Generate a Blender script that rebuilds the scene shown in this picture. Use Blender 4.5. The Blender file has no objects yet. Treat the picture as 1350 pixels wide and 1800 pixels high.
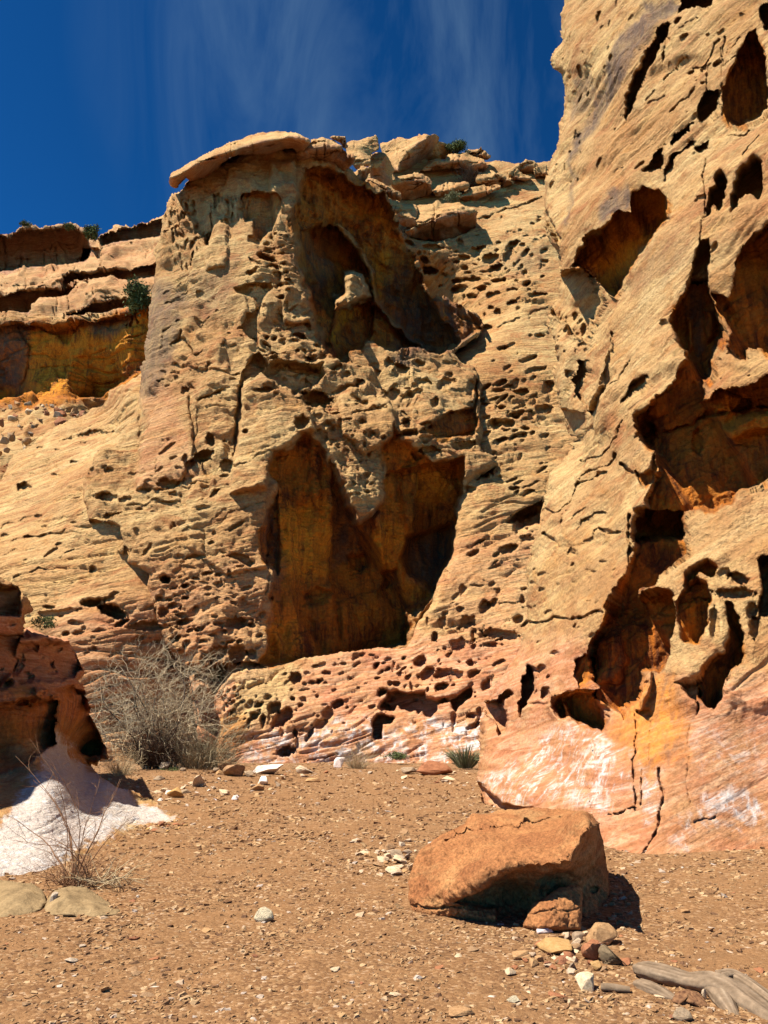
import bpy, math, random
import numpy as np

sc = bpy.context.scene
COL = sc.collection
rng = np.random.default_rng(11)
random.seed(5)

# ---------------------------------------------------------------- camera, sky, sun, exposure
F_PX, CX, CY = 1360.0, 675.0, 900.0          # focal length in pixels of the 1350x1800 photograph
PITCH = math.radians(15.2)
CAM = np.array([0.0, 0.0, 1.6])
cam_data = bpy.data.cameras.new('camera')
cam_data.sensor_fit = 'VERTICAL'
cam_data.sensor_height = 36.0
cam_data.lens = 36.0 * F_PX / 1800.0
cam_data.clip_start = 0.1
cam_data.clip_end = 2000.0
cam = bpy.data.objects.new('camera', cam_data)
cam.location = CAM
cam.rotation_euler = (math.radians(90) + PITCH, 0, 0)
COL.objects.link(cam)
sc.camera = cam

TO_SUN = np.array([-0.47, -0.24, 0.85]); TO_SUN /= np.linalg.norm(TO_SUN)
SUN_EL = math.asin(TO_SUN[2])
SUN_AZ = math.atan2(TO_SUN[0], TO_SUN[1])     # from +Y towards +X
sun_d = bpy.data.lights.new('sun', 'SUN')
sun_d.energy = 5.0
sun_d.angle = math.radians(0.53)
sun_d.color = (1.0, 0.95, 0.86)
sun = bpy.data.objects.new('sun', sun_d)
from mathutils import Vector
sun.rotation_euler = Vector(TO_SUN).to_track_quat('Z', 'Y').to_euler()
sun.location = (-30, -20, 60)
COL.objects.link(sun)

sc.view_settings.view_transform = 'Standard'
sc.view_settings.look = 'None'
sc.view_settings.exposure = 1.3
sc.view_settings.gamma = 1.0
sc.cycles.use_denoising = True
sc.cycles.max_bounces = 5
sc.cycles.diffuse_bounces = 4

def build_world():
    w = bpy.data.worlds.new('World')
    sc.world = w
    w.use_nodes = True
    nt = w.node_tree
    nt.nodes.clear()
    N = nt.nodes.new
    L = nt.links.new
    out = N('ShaderNodeOutputWorld'); bg = N('ShaderNodeBackground')
    sky = N('ShaderNodeTexSky')
    sky.sky_type = 'NISHITA'
    sky.sun_disc = False
    sky.sun_elevation = SUN_EL
    sky.sun_rotation = SUN_AZ
    sky.altitude = 2600
    sky.air_density = 0.75
    sky.dust_density = 0.1
    sky.ozone_density = 4.0
    gm = N('ShaderNodeGamma'); gm.inputs['Gamma'].default_value = 1.75   # deep polarised desert sky
    mul = N('ShaderNodeMixRGB'); mul.blend_type = 'MULTIPLY'; mul.inputs[0].default_value = 1
    mul.inputs[2].default_value = (0.16, 0.68, 0.64, 1)
    tc = N('ShaderNodeTexCoord')
    # thin cirrus: stretched noise in sky directions
    mp = N('ShaderNodeMapping'); mp.inputs['Rotation'].default_value = (0.2, 0.5, 0.75)
    mp.inputs['Scale'].default_value = (5.5, 1.6, 2.2)
    nz = N('ShaderNodeTexNoise'); nz.inputs['Scale'].default_value = 1.5; nz.inputs['Detail'].default_value = 7
    nz.inputs['Roughness'].default_value = 0.58; nz.inputs['Distortion'].default_value = 0.7
    rp = N('ShaderNodeValToRGB'); rp.color_ramp.elements[0].position = 0.40; rp.color_ramp.elements[1].position = 0.85
    dt = N('ShaderNodeVectorMath'); dt.operation = 'DOT_PRODUCT'
    d = np.array([0.03, 0.72, 0.69]); d /= np.linalg.norm(d)
    dt.inputs[1].default_value = tuple(d)
    mr = N('ShaderNodeMapRange'); mr.inputs['From Min'].default_value = 0.93; mr.inputs['From Max'].default_value = 0.995
    m2 = N('ShaderNodeMath'); m2.operation = 'MULTIPLY'
    m3 = N('ShaderNodeMath'); m3.operation = 'MULTIPLY'; m3.inputs[1].default_value = 0.45
    mix = N('ShaderNodeMixRGB'); mix.inputs[2].default_value = (2.0, 3.3, 4.6, 1)
    L(sky.outputs[0], gm.inputs[0]); L(gm.outputs[0], mul.inputs[1]); L(mul.outputs[0], mix.inputs[1])
    L(tc.outputs['Generated'], mp.inputs[0]); L(mp.outputs[0], nz.inputs['Vector']); L(nz.outputs[0], rp.inputs[0])
    L(tc.outputs['Generated'], dt.inputs[0]); L(dt.outputs['Value'], mr.inputs[0])
    L(rp.outputs[0], m2.inputs[0]); L(mr.outputs[0], m2.inputs[1]); L(m2.outputs[0], m3.inputs[0]); L(m3.outputs[0], mix.inputs[0])
    L(mix.outputs[0], bg.inputs['Color'])
    bg.inputs['Strength'].default_value = 0.048
    L(bg.outputs[0], out.inputs[0])
build_world()

# ---------------------------------------------------------------- survey helpers: a photograph bearing + a distance = a place
SP, CP = math.sin(PITCH), math.cos(PITCH)
def ray(px, py):
    """direction with y-component 1 (so that point = CAM + ray * distance)"""
    px = np.asarray(px, float); py = np.asarray(py, float)
    u = (CY - py) / F_PX
    dy = CP - u * SP
    return np.stack([(px - CX) / F_PX / dy, np.ones_like(px), (SP + u * CP) / dy], -1)
def at(px, py, Y):
    return CAM + ray(px, py) * np.asarray(Y, float)[..., None]
def ground_at(px, py, z=0.0):
    r = ray(px, py)
    return CAM + r * ((z - CAM[2]) / r[..., 2])[..., None]

def T(ox, oy, s, pts):
    """tile pixels -> photograph pixels, for points or ellipses (x, y, rx, ry, angle)"""
    o = []
    for p in pts:
        if len(p) == 2: o.append((ox + p[0] / s, oy + p[1] / s))
        else:
            a = p[4] if len(p) > 4 else 0
            o.append((ox + p[0] / s, oy + p[1] / s, p[2] / s, p[3] / s, a))
    return o

# ---------------------------------------------------------------- numpy noise
def _hash(ix, iy, iz, seed):
    h = (ix.astype(np.uint32) * np.uint32(374761393) + iy.astype(np.uint32) * np.uint32(668265263)
         + iz.astype(np.uint32) * np.uint32(2147483647 - 58) + np.uint32(seed * 144665 % 4294967295))
    h = (h ^ (h >> np.uint32(13))) * np.uint32(1274126177)
    h = (h ^ (h >> np.uint32(16))) * np.uint32(2246822519)
    return h ^ (h >> np.uint32(15))
def perlin(p, seed=0):
    p = np.asarray(p, np.float32)
    i = np.floor(p).astype(np.int64); f = (p - i).astype(np.float32)
    u = f * f * f * (f * (f * 6 - 15) + 10)
    res = 0
    for cx in (0, 1):
        for cy in (0, 1):
            for cz in (0, 1):
                h = _hash((i[..., 0] + cx) & 0xffffffff, (i[..., 1] + cy) & 0xffffffff, (i[..., 2] + cz) & 0xffffffff, seed)
                gx = ((h & np.uint32(1023)).astype(np.float32) / 511.5 - 1)
                gy = (((h >> np.uint32(10)) & np.uint32(1023)).astype(np.float32) / 511.5 - 1)
                gz = (((h >> np.uint32(20)) & np.uint32(1023)).astype(np.float32) / 511.5 - 1)
                d = gx * (f[..., 0] - cx) + gy * (f[..., 1] - cy) + gz * (f[..., 2] - cz)
                wx = u[..., 0] if cx else 1 - u[..., 0]
                wy = u[..., 1] if cy else 1 - u[..., 1]
                wz = u[..., 2] if cz else 1 - u[..., 2]
                res = res + d * wx * wy * wz
    return res * 1.25
def fbm(p, octs=4, gain=0.5, lac=2.07, seed=0, ridge=False):
    s = 0; a = 1.0; q = np.asarray(p, np.float32)
    for o in range(octs):
        n = perlin(q, seed + o * 17)
        if ridge: n = 1 - 2 * np.abs(n)
        s = s + a * n; a *= gain; q = q * lac + 3.7
    return s
def sstep(a, b, x):
    t = np.clip((x - a) / (b - a), 0, 1)
    return t * t * (3 - 2 * t)

# ---------------------------------------------------------------- polygons on the survey grid
def inside(poly, X, Y):
    r = np.zeros(X.shape, bool); n = len(poly)
    for k in range(n):
        x1, y1 = poly[k]; x2, y2 = poly[(k + 1) % n]
        if y1 == y2: continue
        c = (y1 > Y) != (y2 > Y)
        r ^= c & (X < (x2 - x1) * (Y - y1) / (y2 - y1) + x1)
    return r
def seg_dist(poly, X, Y, closed=True, near=False):
    best = np.full(X.shape, 1e9); bx = np.zeros(X.shape); by = np.zeros(X.shape)
    n = len(poly)
    for k in range(n if closed else n - 1):
        x1, y1 = poly[k]; x2, y2 = poly[(k + 1) % n]
        dx, dy = x2 - x1, y2 - y1; l2 = dx * dx + dy * dy + 1e-9
        t = np.clip(((X - x1) * dx + (Y - y1) * dy) / l2, 0, 1)
        qx = x1 + t * dx; qy = y1 + t * dy
        d = (X - qx) ** 2 + (Y - qy) ** 2
        m = d < best
        best = np.where(m, d, best)
        if near: bx = np.where(m, qx, bx); by = np.where(m, qy, by)
    if near: return np.sqrt(best), bx, by
    return np.sqrt(best)
def rough(poly, amp=3.0, target=7.0, seed=0, closed=True):
    """midpoint-displaced outline, so that no outline is a string of straight lines"""
    r = random.Random(seed)
    pts = list(poly)
    a = amp
    for it in range(5):
        out = []; n = len(pts); changed = False
        for k in range(n if closed else n - 1):
            p, q = pts[k], pts[(k + 1) % n]
            out.append(p)
            L = math.hypot(q[0] - p[0], q[1] - p[1])
            if L > target:
                j = min(a, L * 0.16)
                nx, ny = -(q[1] - p[1]) / L, (q[0] - p[0]) / L
                d = r.uniform(-j, j)
                out.append(((p[0] + q[0]) / 2 + nx * d, (p[1] + q[1]) / 2 + ny * d)); changed = True
        if not closed: out.append(pts[-1])
        pts = out; a *= 0.62
        if not changed: break
    return pts
def rbf(ctrl, X, Y, c=30.0):
    P = np.array([(a, b) for a, b, _ in ctrl], float); V = np.array([v for _, _, v in ctrl], float)
    n = len(P)
    K = np.sqrt(((P[:, None] - P[None]) ** 2).sum(-1) + c * c)
    A = np.zeros((n + 3, n + 3)); A[:n, :n] = K
    A[:n, n] = 1; A[:n, n + 1:] = P / 500.0; A[n, :n] = 1; A[n + 1:, :n] = (P / 500.0).T
    w = np.linalg.lstsq(A, np.concatenate([V, [0, 0, 0]]), rcond=None)[0]
    res = np.full(X.shape, w[n]) + w[n + 1] * X / 500.0 + w[n + 2] * Y / 500.0
    for k in range(n):
        res += w[k] * np.sqrt((X - P[k, 0]) ** 2 + (Y - P[k, 1]) ** 2 + c * c)
    return res

# ---------------------------------------------------------------- linking and tagging
def tag(o, label=None, cat=None, group=None, kind=None):
    if label: o['label'] = label
    if cat: o['category'] = cat
    if group: o['group'] = group
    if kind: o['kind'] = kind
    return o
def link_mesh(name, verts, faces, mat, attrs=None, smooth=True, parent=None, origin=None):
    """faces: list of int arrays (n,3) / (n,4)"""
    v = np.asarray(verts, np.float32)
    if origin is not None: v = v - np.asarray(origin, np.float32)
    me = bpy.data.meshes.new(name)
    faces = [np.asarray(f, np.int32) for f in faces if len(f)]
    nl = sum(f.size for f in faces); nf = sum(len(f) for f in faces)
    me.vertices.add(len(v)); me.vertices.foreach_set('co', v.ravel())
    me.loops.add(nl); me.loops.foreach_set('vertex_index', np.concatenate([f.ravel() for f in faces]))
    sizes = np.concatenate([np.full(len(f), f.shape[1], np.int32) for f in faces])
    starts = np.concatenate([[0], np.cumsum(sizes)[:-1]]).astype(np.int32)
    me.polygons.add(nf); me.polygons.foreach_set('loop_start', starts)
    try: me.polygons.foreach_set('loop_total', sizes)
    except Exception: pass
    me.update(calc_edges=True)
    me.validate()
    me.polygons.foreach_set('use_smooth', np.full(len(me.polygons), smooth))
    for k, a in (attrs or {}).items():
        at_ = me.attributes.new(k, 'FLOAT', 'POINT')
        at_.data.foreach_set('value', np.asarray(a, np.float32))
    if mat: me.materials.append(mat)
    o = bpy.data.objects.new(name, me)
    if origin is not None: o.location = tuple(float(c) for c in origin)
    COL.objects.link(o)
    if parent:
        o.parent = parent
    return o
def empty(name, loc):
    o = bpy.data.objects.new(name, None)
    o.location = tuple(float(c) for c in loc)
    o.empty_display_size = 0.2
    COL.objects.link(o)
    return o
# ---------------------------------------------------------------- materials
def new_mat(name, rough_=0.95):
    m = bpy.data.materials.new(name); m.use_nodes = True
    nt = m.node_tree; b = nt.nodes['Principled BSDF']
    b.inputs['Roughness'].default_value = rough_
    b.inputs['Specular IOR Level'].default_value = 0.12
    return m, nt, b
class NB:
    def __init__(s, nt): s.nt = nt
    def n(s, t, **kw):
        x = s.nt.nodes.new(t)
        for k, v in kw.items(): setattr(x, k, v)
        return x
    def l(s, a, b): s.nt.links.new(a, b)
    def math(s, op, a, b=None, clamp=False):
        x = s.n('ShaderNodeMath', operation=op, use_clamp=clamp)
        for i, v in enumerate((a, b)):
            if v is None: continue
            if isinstance(v, (int, float)): x.inputs[i].default_value = v
            else: s.l(v, x.inputs[i])
        return x.outputs[0]
    def mix(s, f, a, b, mode='MIX'):
        x = s.n('ShaderNodeMixRGB', blend_type=mode)
        for i, v in enumerate((f, a, b)):
            if isinstance(v, (int, float)): x.inputs[i].default_value = v
            elif isinstance(v, tuple): x.inputs[i].default_value = (*v, 1)
            else: s.l(v, x.inputs[i])
        return x.outputs[0]
    def noise(s, vec, scale, detail=5, rough_=0.55, dist=0.0):
        x = s.n('ShaderNodeTexNoise'); x.inputs['Scale'].default_value = scale
        x.inputs['Detail'].default_value = detail; x.inputs['Roughness'].default_value = rough_
        x.inputs['Distortion'].default_value = dist
        s.l(vec, x.inputs['Vector']); return x.outputs[0]
    def ramp(s, f, stops):
        x = s.n('ShaderNodeValToRGB'); cr = x.color_ramp
        while len(cr.elements) < len(stops): cr.elements.new(0.5)
        for e, (p, c) in zip(cr.elements, stops):
            e.position = p; e.color = (c, c, c, 1) if isinstance(c, (int, float)) else (*c, 1)
        s.l(f, x.inputs[0]); return x.outputs[0]
    def mapping(s, vec, scale=(1, 1, 1), rot=(0, 0, 0)):
        if rot != (0, 0, 0):               # turn first, stretch afterwards
            r = s.n('ShaderNodeMapping'); r.inputs['Rotation'].default_value = rot; s.l(vec, r.inputs[0]); vec = r.outputs[0]
        x = s.n('ShaderNodeMapping'); x.inputs['Scale'].default_value = scale
        s.l(vec, x.inputs[0]); return x.outputs[0]
    def attr(s, name):
        x = s.n('ShaderNodeAttribute', attribute_name=name); return x.outputs['Fac']

CREAM, TAN, OCHRE = (0.485, 0.316, 0.130), (0.37, 0.195, 0.070), (0.37, 0.165, 0.045)
RED, AMBER, SALT, VARN_SHADE = (0.34, 0.165, 0.083), (0.42, 0.118, 0.010), (0.50, 0.46, 0.42), (0.10, 0.066, 0.05)
def sandstone(name, scale=1.0, bed=0.2, bump=0.5, light=0.85, bedw=0.9):
    """scale: noise cycles per metre multiplier; bed: dip of the bedding"""
    m, nt, b = new_mat(name)
    q = NB(nt)
    tc = q.n('ShaderNodeTexCoord').outputs['Object']
    base = q.noise(tc, 0.22 * scale, 6, 0.6, 0.4)
    col = q.mix(q.ramp(base, [(0.36, 0), (0.62, 1)]), TAN, CREAM)
    blot = q.noise(tc, 0.9 * scale, 6, 0.65, 0.8)
    col = q.mix(q.ramp(blot, [(0.5, 0), (0.7, 0.75)]), col, OCHRE)
    # bedding colour bands
    bd = q.mapping(tc, (0.12 * scale, 0.12 * scale, 2.2 * scale), (0, bed, 0))
    bn = q.noise(bd, 1.0, 6, 0.6, 0.6)
    col = q.mix(q.ramp(bn, [(0.42, 0.0), (0.5, 0.35), (0.62, 0.0)]), col, (0.23, 0.10, 0.045))
    col = q.mix(q.math('MULTIPLY', q.ramp(bn, [(0.55, 0), (0.75, 1)]), 0.35), col, (0.50, 0.36, 0.185))
    rust = q.noise(q.mapping(tc, (0.35 * scale, 0.35 * scale, 0.8 * scale), (0, bed, 0)), 1.0, 7, 0.68, 1.2)
    col = q.mix(q.ramp(rust, [(0.51, 0), (0.66, 0.72)]), col, (0.26, 0.088, 0.030))
    # bands of red rock near the wash, salt crust, amber alcoves and dark desert varnish with shade painted in (positions are traced attributes)
    redn = q.noise(tc, 0.7 * scale, 5, 0.6, 1.0)
    # water-polished rock near the wash: fine wavy bands of rust, pink, cream
    wb = q.noise(q.mapping(tc, (0.5 * scale, 0.5 * scale, 6.0 * scale), (0, bed * 0.7, 0)), 1.0, 6, 0.62, 1.6)
    pol = q.ramp(wb, [(0.30, (0.22, 0.078, 0.033)), (0.43, (0.33, 0.122, 0.056)), (0.52, (0.39, 0.168, 0.086)), (0.60, (0.45, 0.25, 0.145)), (0.68, (0.36, 0.148, 0.068))])
    col = q.mix(q.math('MULTIPLY', q.attr('red'), q.ramp(redn, [(0.3, 0.55), (0.65, 1)])), col, pol)
    fl = q.mapping(tc, (2.2 * scale, 2.2 * scale, 0.16 * scale))
    fn = q.noise(fl, 1.0, 6, 0.62, 0.7)
    f2 = q.noise(q.mapping(tc, (7 * scale, 7 * scale, 0.35 * scale)), 1.0, 5, 0.62, 0.5)
    fm = q.math('ADD', q.math('MULTIPLY', fn, 0.6), q.math('MULTIPLY', f2, 0.4))
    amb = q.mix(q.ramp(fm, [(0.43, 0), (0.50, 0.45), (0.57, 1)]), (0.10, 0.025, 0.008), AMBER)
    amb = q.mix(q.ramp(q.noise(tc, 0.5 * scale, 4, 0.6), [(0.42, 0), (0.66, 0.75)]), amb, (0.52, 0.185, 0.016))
    col = q.mix(q.attr('amber'), col, amb)  # orange alcove rock, with its shade and warm bounce painted in
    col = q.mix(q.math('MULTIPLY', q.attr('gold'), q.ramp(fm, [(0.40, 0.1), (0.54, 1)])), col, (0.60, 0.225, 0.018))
    vst = q.math('MULTIPLY', q.attr('varn_shade'), q.ramp(fn, [(0.40, 1), (0.7, 0.45)]))
    col = q.mix(vst, col, VARN_SHADE)  # desert varnish, and painted shade in hollows and under edges
    sst = q.mapping(tc, (1.5 * scale, 1.5 * scale, 1.1 * scale), (0, bed, 0))
    sn = q.noise(sst, 1.0, 7, 0.62, 1.4)
    st = q.math('MULTIPLY', q.ramp(sn, [(0.44, 0.0), (0.60, 1)]), q.math('MAXIMUM', q.ramp(wb, [(0.46, 0.12), (0.58, 1)]), q.ramp(f2, [(0.50, 0.1), (0.60, 1)])))
    sa = q.math('MAXIMUM', q.math('MULTIPLY', q.attr('salt'), st), q.math('SUBTRACT', q.attr('salt'), 1.0))
    col = q.mix(q.math('MINIMUM', sa, 1.0), col, SALT)
    # grain
    g = q.noise(tc, 9 * scale, 5, 0.7)
    col = q.mix(0.45, col, q.ramp(g, [(0.28, 0.22), (0.72, 0.95)]), 'OVERLAY')
    if light != 1.0: col = q.mix(1.0, col, (light, light, light), 'MULTIPLY')
    q.l(col, b.inputs['Base Color'])
    bb = q.mapping(tc, (0.7 * scale, 0.7 * scale, 6.5 * scale), (0, bed, 0))
    h1 = q.noise(bb, 1.0, 5, 0.6, 0.5)
    h2 = q.noise(tc, 5 * scale, 6, 0.65)
    h3 = q.noise(tc, 22 * scale, 3, 0.6)
    hh = q.math('ADD', q.math('ADD', q.math('MULTIPLY', h1, bedw), q.math('MULTIPLY', h2, 0.7)), q.math('MULTIPLY', h3, 0.2))
    bp = q.n('ShaderNodeBump'); bp.inputs['Distance'].default_value = 0.26 / scale
    q.l(q.math('MULTIPLY', q.math('SUBTRACT', 1.0, q.math('MULTIPLY', q.attr('red'), 0.55)), min(1.0, bump * 1.25)), bp.inputs['Strength'])
    q.l(hh, bp.inputs['Height']); q.l(bp.outputs[0], b.inputs['Normal'])
    return m
def tinted(name, stops, attr='tint', noise_scale=12, bump=0.4, dist=0.02):
    m, nt, b = new_mat(name); q = NB(nt)
    tc = q.n('ShaderNodeTexCoord').outputs['Object']
    col = q.ramp(q.attr(attr), stops)
    g = q.noise(tc, noise_scale, 5, 0.65)
    col = q.mix(0.5, col, q.ramp(g, [(0.3, 0.3), (0.7, 0.85)]), 'OVERLAY')
    q.l(col, b.inputs['Base Color'])
    bp = q.n('ShaderNodeBump'); bp.inputs['Strength'].default_value = bump; bp.inputs['Distance'].default_value = dist
    q.l(q.noise(tc, noise_scale * 2.2, 5, 0.65), bp.inputs['Height']); q.l(bp.outputs[0], b.inputs['Normal'])
    return m
def stone_mat(name, c1, c2, sc_=6.0, bump=0.5):
    m, nt, b = new_mat(name); q = NB(nt)
    tc = q.n('ShaderNodeTexCoord').outputs['Object']
    oi = q.n('ShaderNodeObjectInfo').outputs['Random']
    a = q.noise(tc, sc_, 7, 0.65, 0.5)
    col = q.mix(q.ramp(a, [(0.35, 0), (0.65, 1)]), c1, c2)
    col = q.mix(0.5, col, q.ramp(q.noise(tc, sc_ * 9, 4, 0.7), [(0.3, 0.3), (0.7, 0.8)]), 'OVERLAY')
    col = q.mix(0.55, col, q.ramp(oi, [(0, (0.36, 0.36, 0.4)), (0.35, (0.5, 0.44, 0.4)), (0.7, (0.62, 0.55, 0.45)), (1, (0.75, 0.7, 0.6))]), 'OVERLAY')
    q.l(col, b.inputs['Base Color'])
    bp = q.n('ShaderNodeBump'); bp.inputs['Strength'].default_value = bump; bp.inputs['Distance'].default_value = 0.12 / sc_
    q.l(q.noise(tc, sc_ * 5, 6, 0.65), bp.inputs['Height']); q.l(bp.outputs[0], b.inputs['Normal'])
    return m
def wood_mat(name, c1, c2, scale=(30, 30, 3), fac=0.5):
    m, nt, b = new_mat(name); q = NB(nt)
    tc = q.n('ShaderNodeTexCoord').outputs['Object']
    n = q.noise(q.mapping(tc, scale), 1.0, 5, 0.6, 0.5)
    col = q.mix(q.ramp(n, [(0.35, 0), (0.65, 1)]), c1, c2)
    q.l(col, b.inputs['Base Color'])
    return m
M_FAR = sandstone('pale_sandstone', 0.85, 0.22, 0.7, 0.86, 0.8)
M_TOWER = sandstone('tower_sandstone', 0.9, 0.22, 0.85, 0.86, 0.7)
M_NEAR = sandstone('near_sandstone', 1.6, 0.55, 0.7, 0.78, 0.45)
M_OUT = sandstone('outcrop_sandstone', 2.2, 0.1, 0.5, 0.8)
M_RIM = sandstone('rim_sandstone', 0.9, 0.1, 0.5)
# ---------------------------------------------------------------- rock masses
def relief(name, outline, ctrl, mat, step=2.0, insets=(), pits=(), cracks=(), zones=(), masks=(), noise=(), bed=0.2,
           edge_w=14.0, edge_r=0.6, back=8.0, closed=False, seed=0, rough_amp=3.0, warp=4.0, pit_k=2.4, lift=(), origin=None,
           thick=1.0, c=30.0, floor=None, calm=(), drapes=()):
    """A body of rock surveyed on a grid of bearings: base distances from control points, alcoves and pits carved into it,
    weathering displaced along the surface normal, its sides carried back into the hill (or closed into a whole boulder)."""
    poly = rough(outline, rough_amp, 6.0, seed)
    xs = np.array([p[0] for p in poly]); ys = np.array([p[1] for p in poly])
    gx = np.arange(xs.min() - step, xs.max() + 2 * step, step); gy = np.arange(ys.min() - step, ys.max() + 2 * step, step)
    X, Y = np.meshgrid(gx, gy)
    m = inside(poly, X, Y)
    H, W = m.shape
    # keep a small coarse distance field for the rounded edge
    d_edge, nx_, ny_ = seg_dist(poly, X, Y, near=True)
    D = rbf(ctrl, X, Y, c)
    D0 = D.copy()
    if floor is not None: D = np.minimum(D, floor)
    p2 = np.stack([X / 26.0, Y / 26.0, np.full(X.shape, seed * 3.3)], -1)
    wx = fbm(p2, 3, 0.55, seed=seed + 1) * warp; wy = fbm(p2 + 9.1, 3, 0.55, seed=seed + 2) * warp
    wob = fbm(np.stack([X / 7.0, Y / 7.0, np.full(X.shape, seed + 0.5)], -1), 2, 0.5, seed=seed + 3)
    Xw, Yw = X + wx, Y + wy
    def win(pl, pad):
        a = np.array(pl); x0, y0 = a[:, 0].min() - pad, a[:, 1].min() - pad; x1, y1 = a[:, 0].max() + pad, a[:, 1].max() + pad
        i0 = max(0, int((y0 - gy[0]) / step)); i1 = min(H, int((y1 - gy[0]) / step) + 2)
        j0 = max(0, int((x0 - gx[0]) / step)); j1 = min(W, int((x1 - gx[0]) / step) + 2)
        if i1 <= i0 or j1 <= j0: return None
        return slice(i0, i1), slice(j0, j1)
    def sdf(pl, s):
        x, y = Xw[s], Yw[s]
        d = seg_dist(pl, x, y); return np.where(inside(pl, x, y), d, -d)
    # the sun's path across the grid: how far up-sun the lip of an alcove lies decides how deep its wall must retreat to be in shade
    sx = -TO_SUN[0] / (TO_SUN[2] * 0.86) * 0.9
    for e in insets:                       # (polygon, lip depth m, edge px, retreat in m per m below the lip)
        pl, dep = e[0], e[1]; w = e[2] if len(e) > 2 else 4.0; grow = e[3] if len(e) > 3 else 0.0
        s = win(pl, 12 + warp)
        if s is None: continue
        q = sdf(pl, s)
        D[s] += dep * sstep(-1.0, 0.7 * w, q)
        lw = e[4] if len(e) > 4 else 9.0     # weathered, rounded lip outside the hollow
        t = np.clip(1 + q / lw, 0, 1)
        D[s] += np.where(q < 0, 0.55 * lw * D[s] / F_PX * (1 - np.sqrt(np.clip(1 - t * t, 0, 1))), 0.55 * lw * D[s] / F_PX)
        if grow:
            ins = q > 0; L = np.zeros(q.shape); jj = np.arange(q.shape[1])
            for i in range(1, q.shape[0]):
                L[i] = np.where(ins[i], np.interp(jj - sx, jj, L[i - 1]) + step * 1.1, 0)
            Lb = L.copy(); wt = ins.astype(float)
            for _ in range(10):
                for ax in (0, 1):
                    num = Lb * wt; num = num + np.roll(num, 1, ax) + np.roll(num, -1, ax)
                    den = wt + np.roll(wt, 1, ax) + np.roll(wt, -1, ax)
                    Lb = np.where(ins, num / np.maximum(den, 1), 0)
            D[s] += Lb * grow * D[s] / F_PX
    for e in lift:                         # raised bodies: (polygon, height m, rounding px)
        s = win(e[0], 12 + warp)
        if s is None: continue
        q = np.clip(sdf(e[0], s) / e[2], 0, 1)
        D[s] -= e[1] * np.sqrt(np.clip(1 - (1 - q) ** 2, 0, 1))
    all_pits = list(pits)
    r_ = random.Random(seed * 7 + 3)
    for z in zones:                        # (polygon, count, rmin, rmax, aspect, angle)
        pl, n, r0, r1, asp, ang = z[:6]
        a = np.array(pl); k = 0; tries = 0
        while k < n and tries < n * 20:
            tries += 1
            x = r_.uniform(a[:, 0].min(), a[:, 0].max()); y = r_.uniform(a[:, 1].min(), a[:, 1].max())
            if not inside(pl, np.array([x]), np.array([y]))[0]: continue
            r = r0 + (r1 - r0) * r_.random() ** 2.2
            asp_ = asp * r_.uniform(0.7, 1.5)
            all_pits.append((x, y, r * math.sqrt(asp_), r / math.sqrt(asp_), ang + r_.uniform(-14, 14))); k += 1
    for e in all_pits:
        x0, y0, rx, ry, ang = e[:5]
        kk = e[5] if len(e) > 5 else pit_k
        kk = kk * (0.5 + 0.8 * ((x0 * 7.31 + y0 * 3.77) % 1.0))
        R = max(rx, ry) * 1.9 + 3
        s = win([(x0, y0)], R)
        if s is None: continue
        ca, sa = math.cos(math.radians(ang)), math.sin(math.radians(ang))
        dx, dy = X[s] + wx[s] * 0.35 - x0, -(Y[s] + wy[s] * 0.35 - y0)
        u = (dx * ca + dy * sa) / rx; v = (-dx * sa + dy * ca) / ry
        rr = np.sqrt(u * u + v * v) * (1 + 0.36 * wob[s])
        dep = kk * math.sqrt(min(rx, ry) * min(max(rx, ry), 2.2 * min(rx, ry))) * D[s] / F_PX
        D[s] += dep * (np.clip(1 - rr * rr, 0, 1) ** 0.36 + 0.13 * np.clip(1.4 - rr, 0, 0.4) ** 2 / 0.16)
    for e in cracks:                       # (polyline, width px, depth m)
        pl, w, dep = e
        pl = rough(pl, 3.0, 7.0, seed + int(pl[0][0]), closed=False)
        s = win(pl, 4 * w + warp)
        if s is None: continue
        q = seg_dist(pl, Xw[s], Yw[s], closed=False)
        wv = w * np.clip(0.62 + 0.75 * fbm(np.stack([X[s] / 16.0, Y[s] / 16.0, np.full(X[s].shape, seed + w)], -1), 2, seed=seed + 4), 0.12, 1.2)
        D[s] += dep * 0.8 * np.clip(1 - (q / wv) ** 2, 0, 1) ** 0.6 * wv / w
    # rounded edge towards the outline
    if edge_r > 0:
        t = np.clip(d_edge / edge_w, 0, 1)
        D += edge_r * (1 - np.sqrt(np.clip(1 - (1 - t) ** 2, 0, 1)))
    # clean outline: grid corners next to it move onto it
    mp_ = np.pad(m, 1)
    nb_all = m.copy()
    for dy in (-1, 0, 1):
        for dx in (-1, 0, 1): nb_all &= mp_[1 + dy:H + 1 + dy, 1 + dx:W + 1 + dx]
    snap = m & ~nb_all & (d_edge < step * 1.6)
    Xs = np.where(snap, nx_, X); Ys = np.where(snap, ny_, Y)
    P = at(Xs, Ys, D)
    # weathering along the normal of the uncarved body
    Pm = at(X, Y, D0)
    ty = np.gradient(Pm, axis=0); tx = np.gradient(Pm, axis=1)
    nrm = np.cross(ty, tx); nrm /= np.linalg.norm(nrm, axis=-1, keepdims=True) + 1e-9
    sgn = np.sign((nrm * (CAM - Pm)).sum(-1))[..., None]; nrm = nrm * np.where(sgn == 0, 1, sgn)
    sel = m
    p = P[sel]
    cb, sb = math.cos(bed), math.sin(bed)
    pb = np.stack([p[:, 0] * cb + p[:, 2] * sb, p[:, 1], -p[:, 0] * sb + p[:, 2] * cb], -1)   # bedding frame
    h = np.zeros(len(p))
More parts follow.
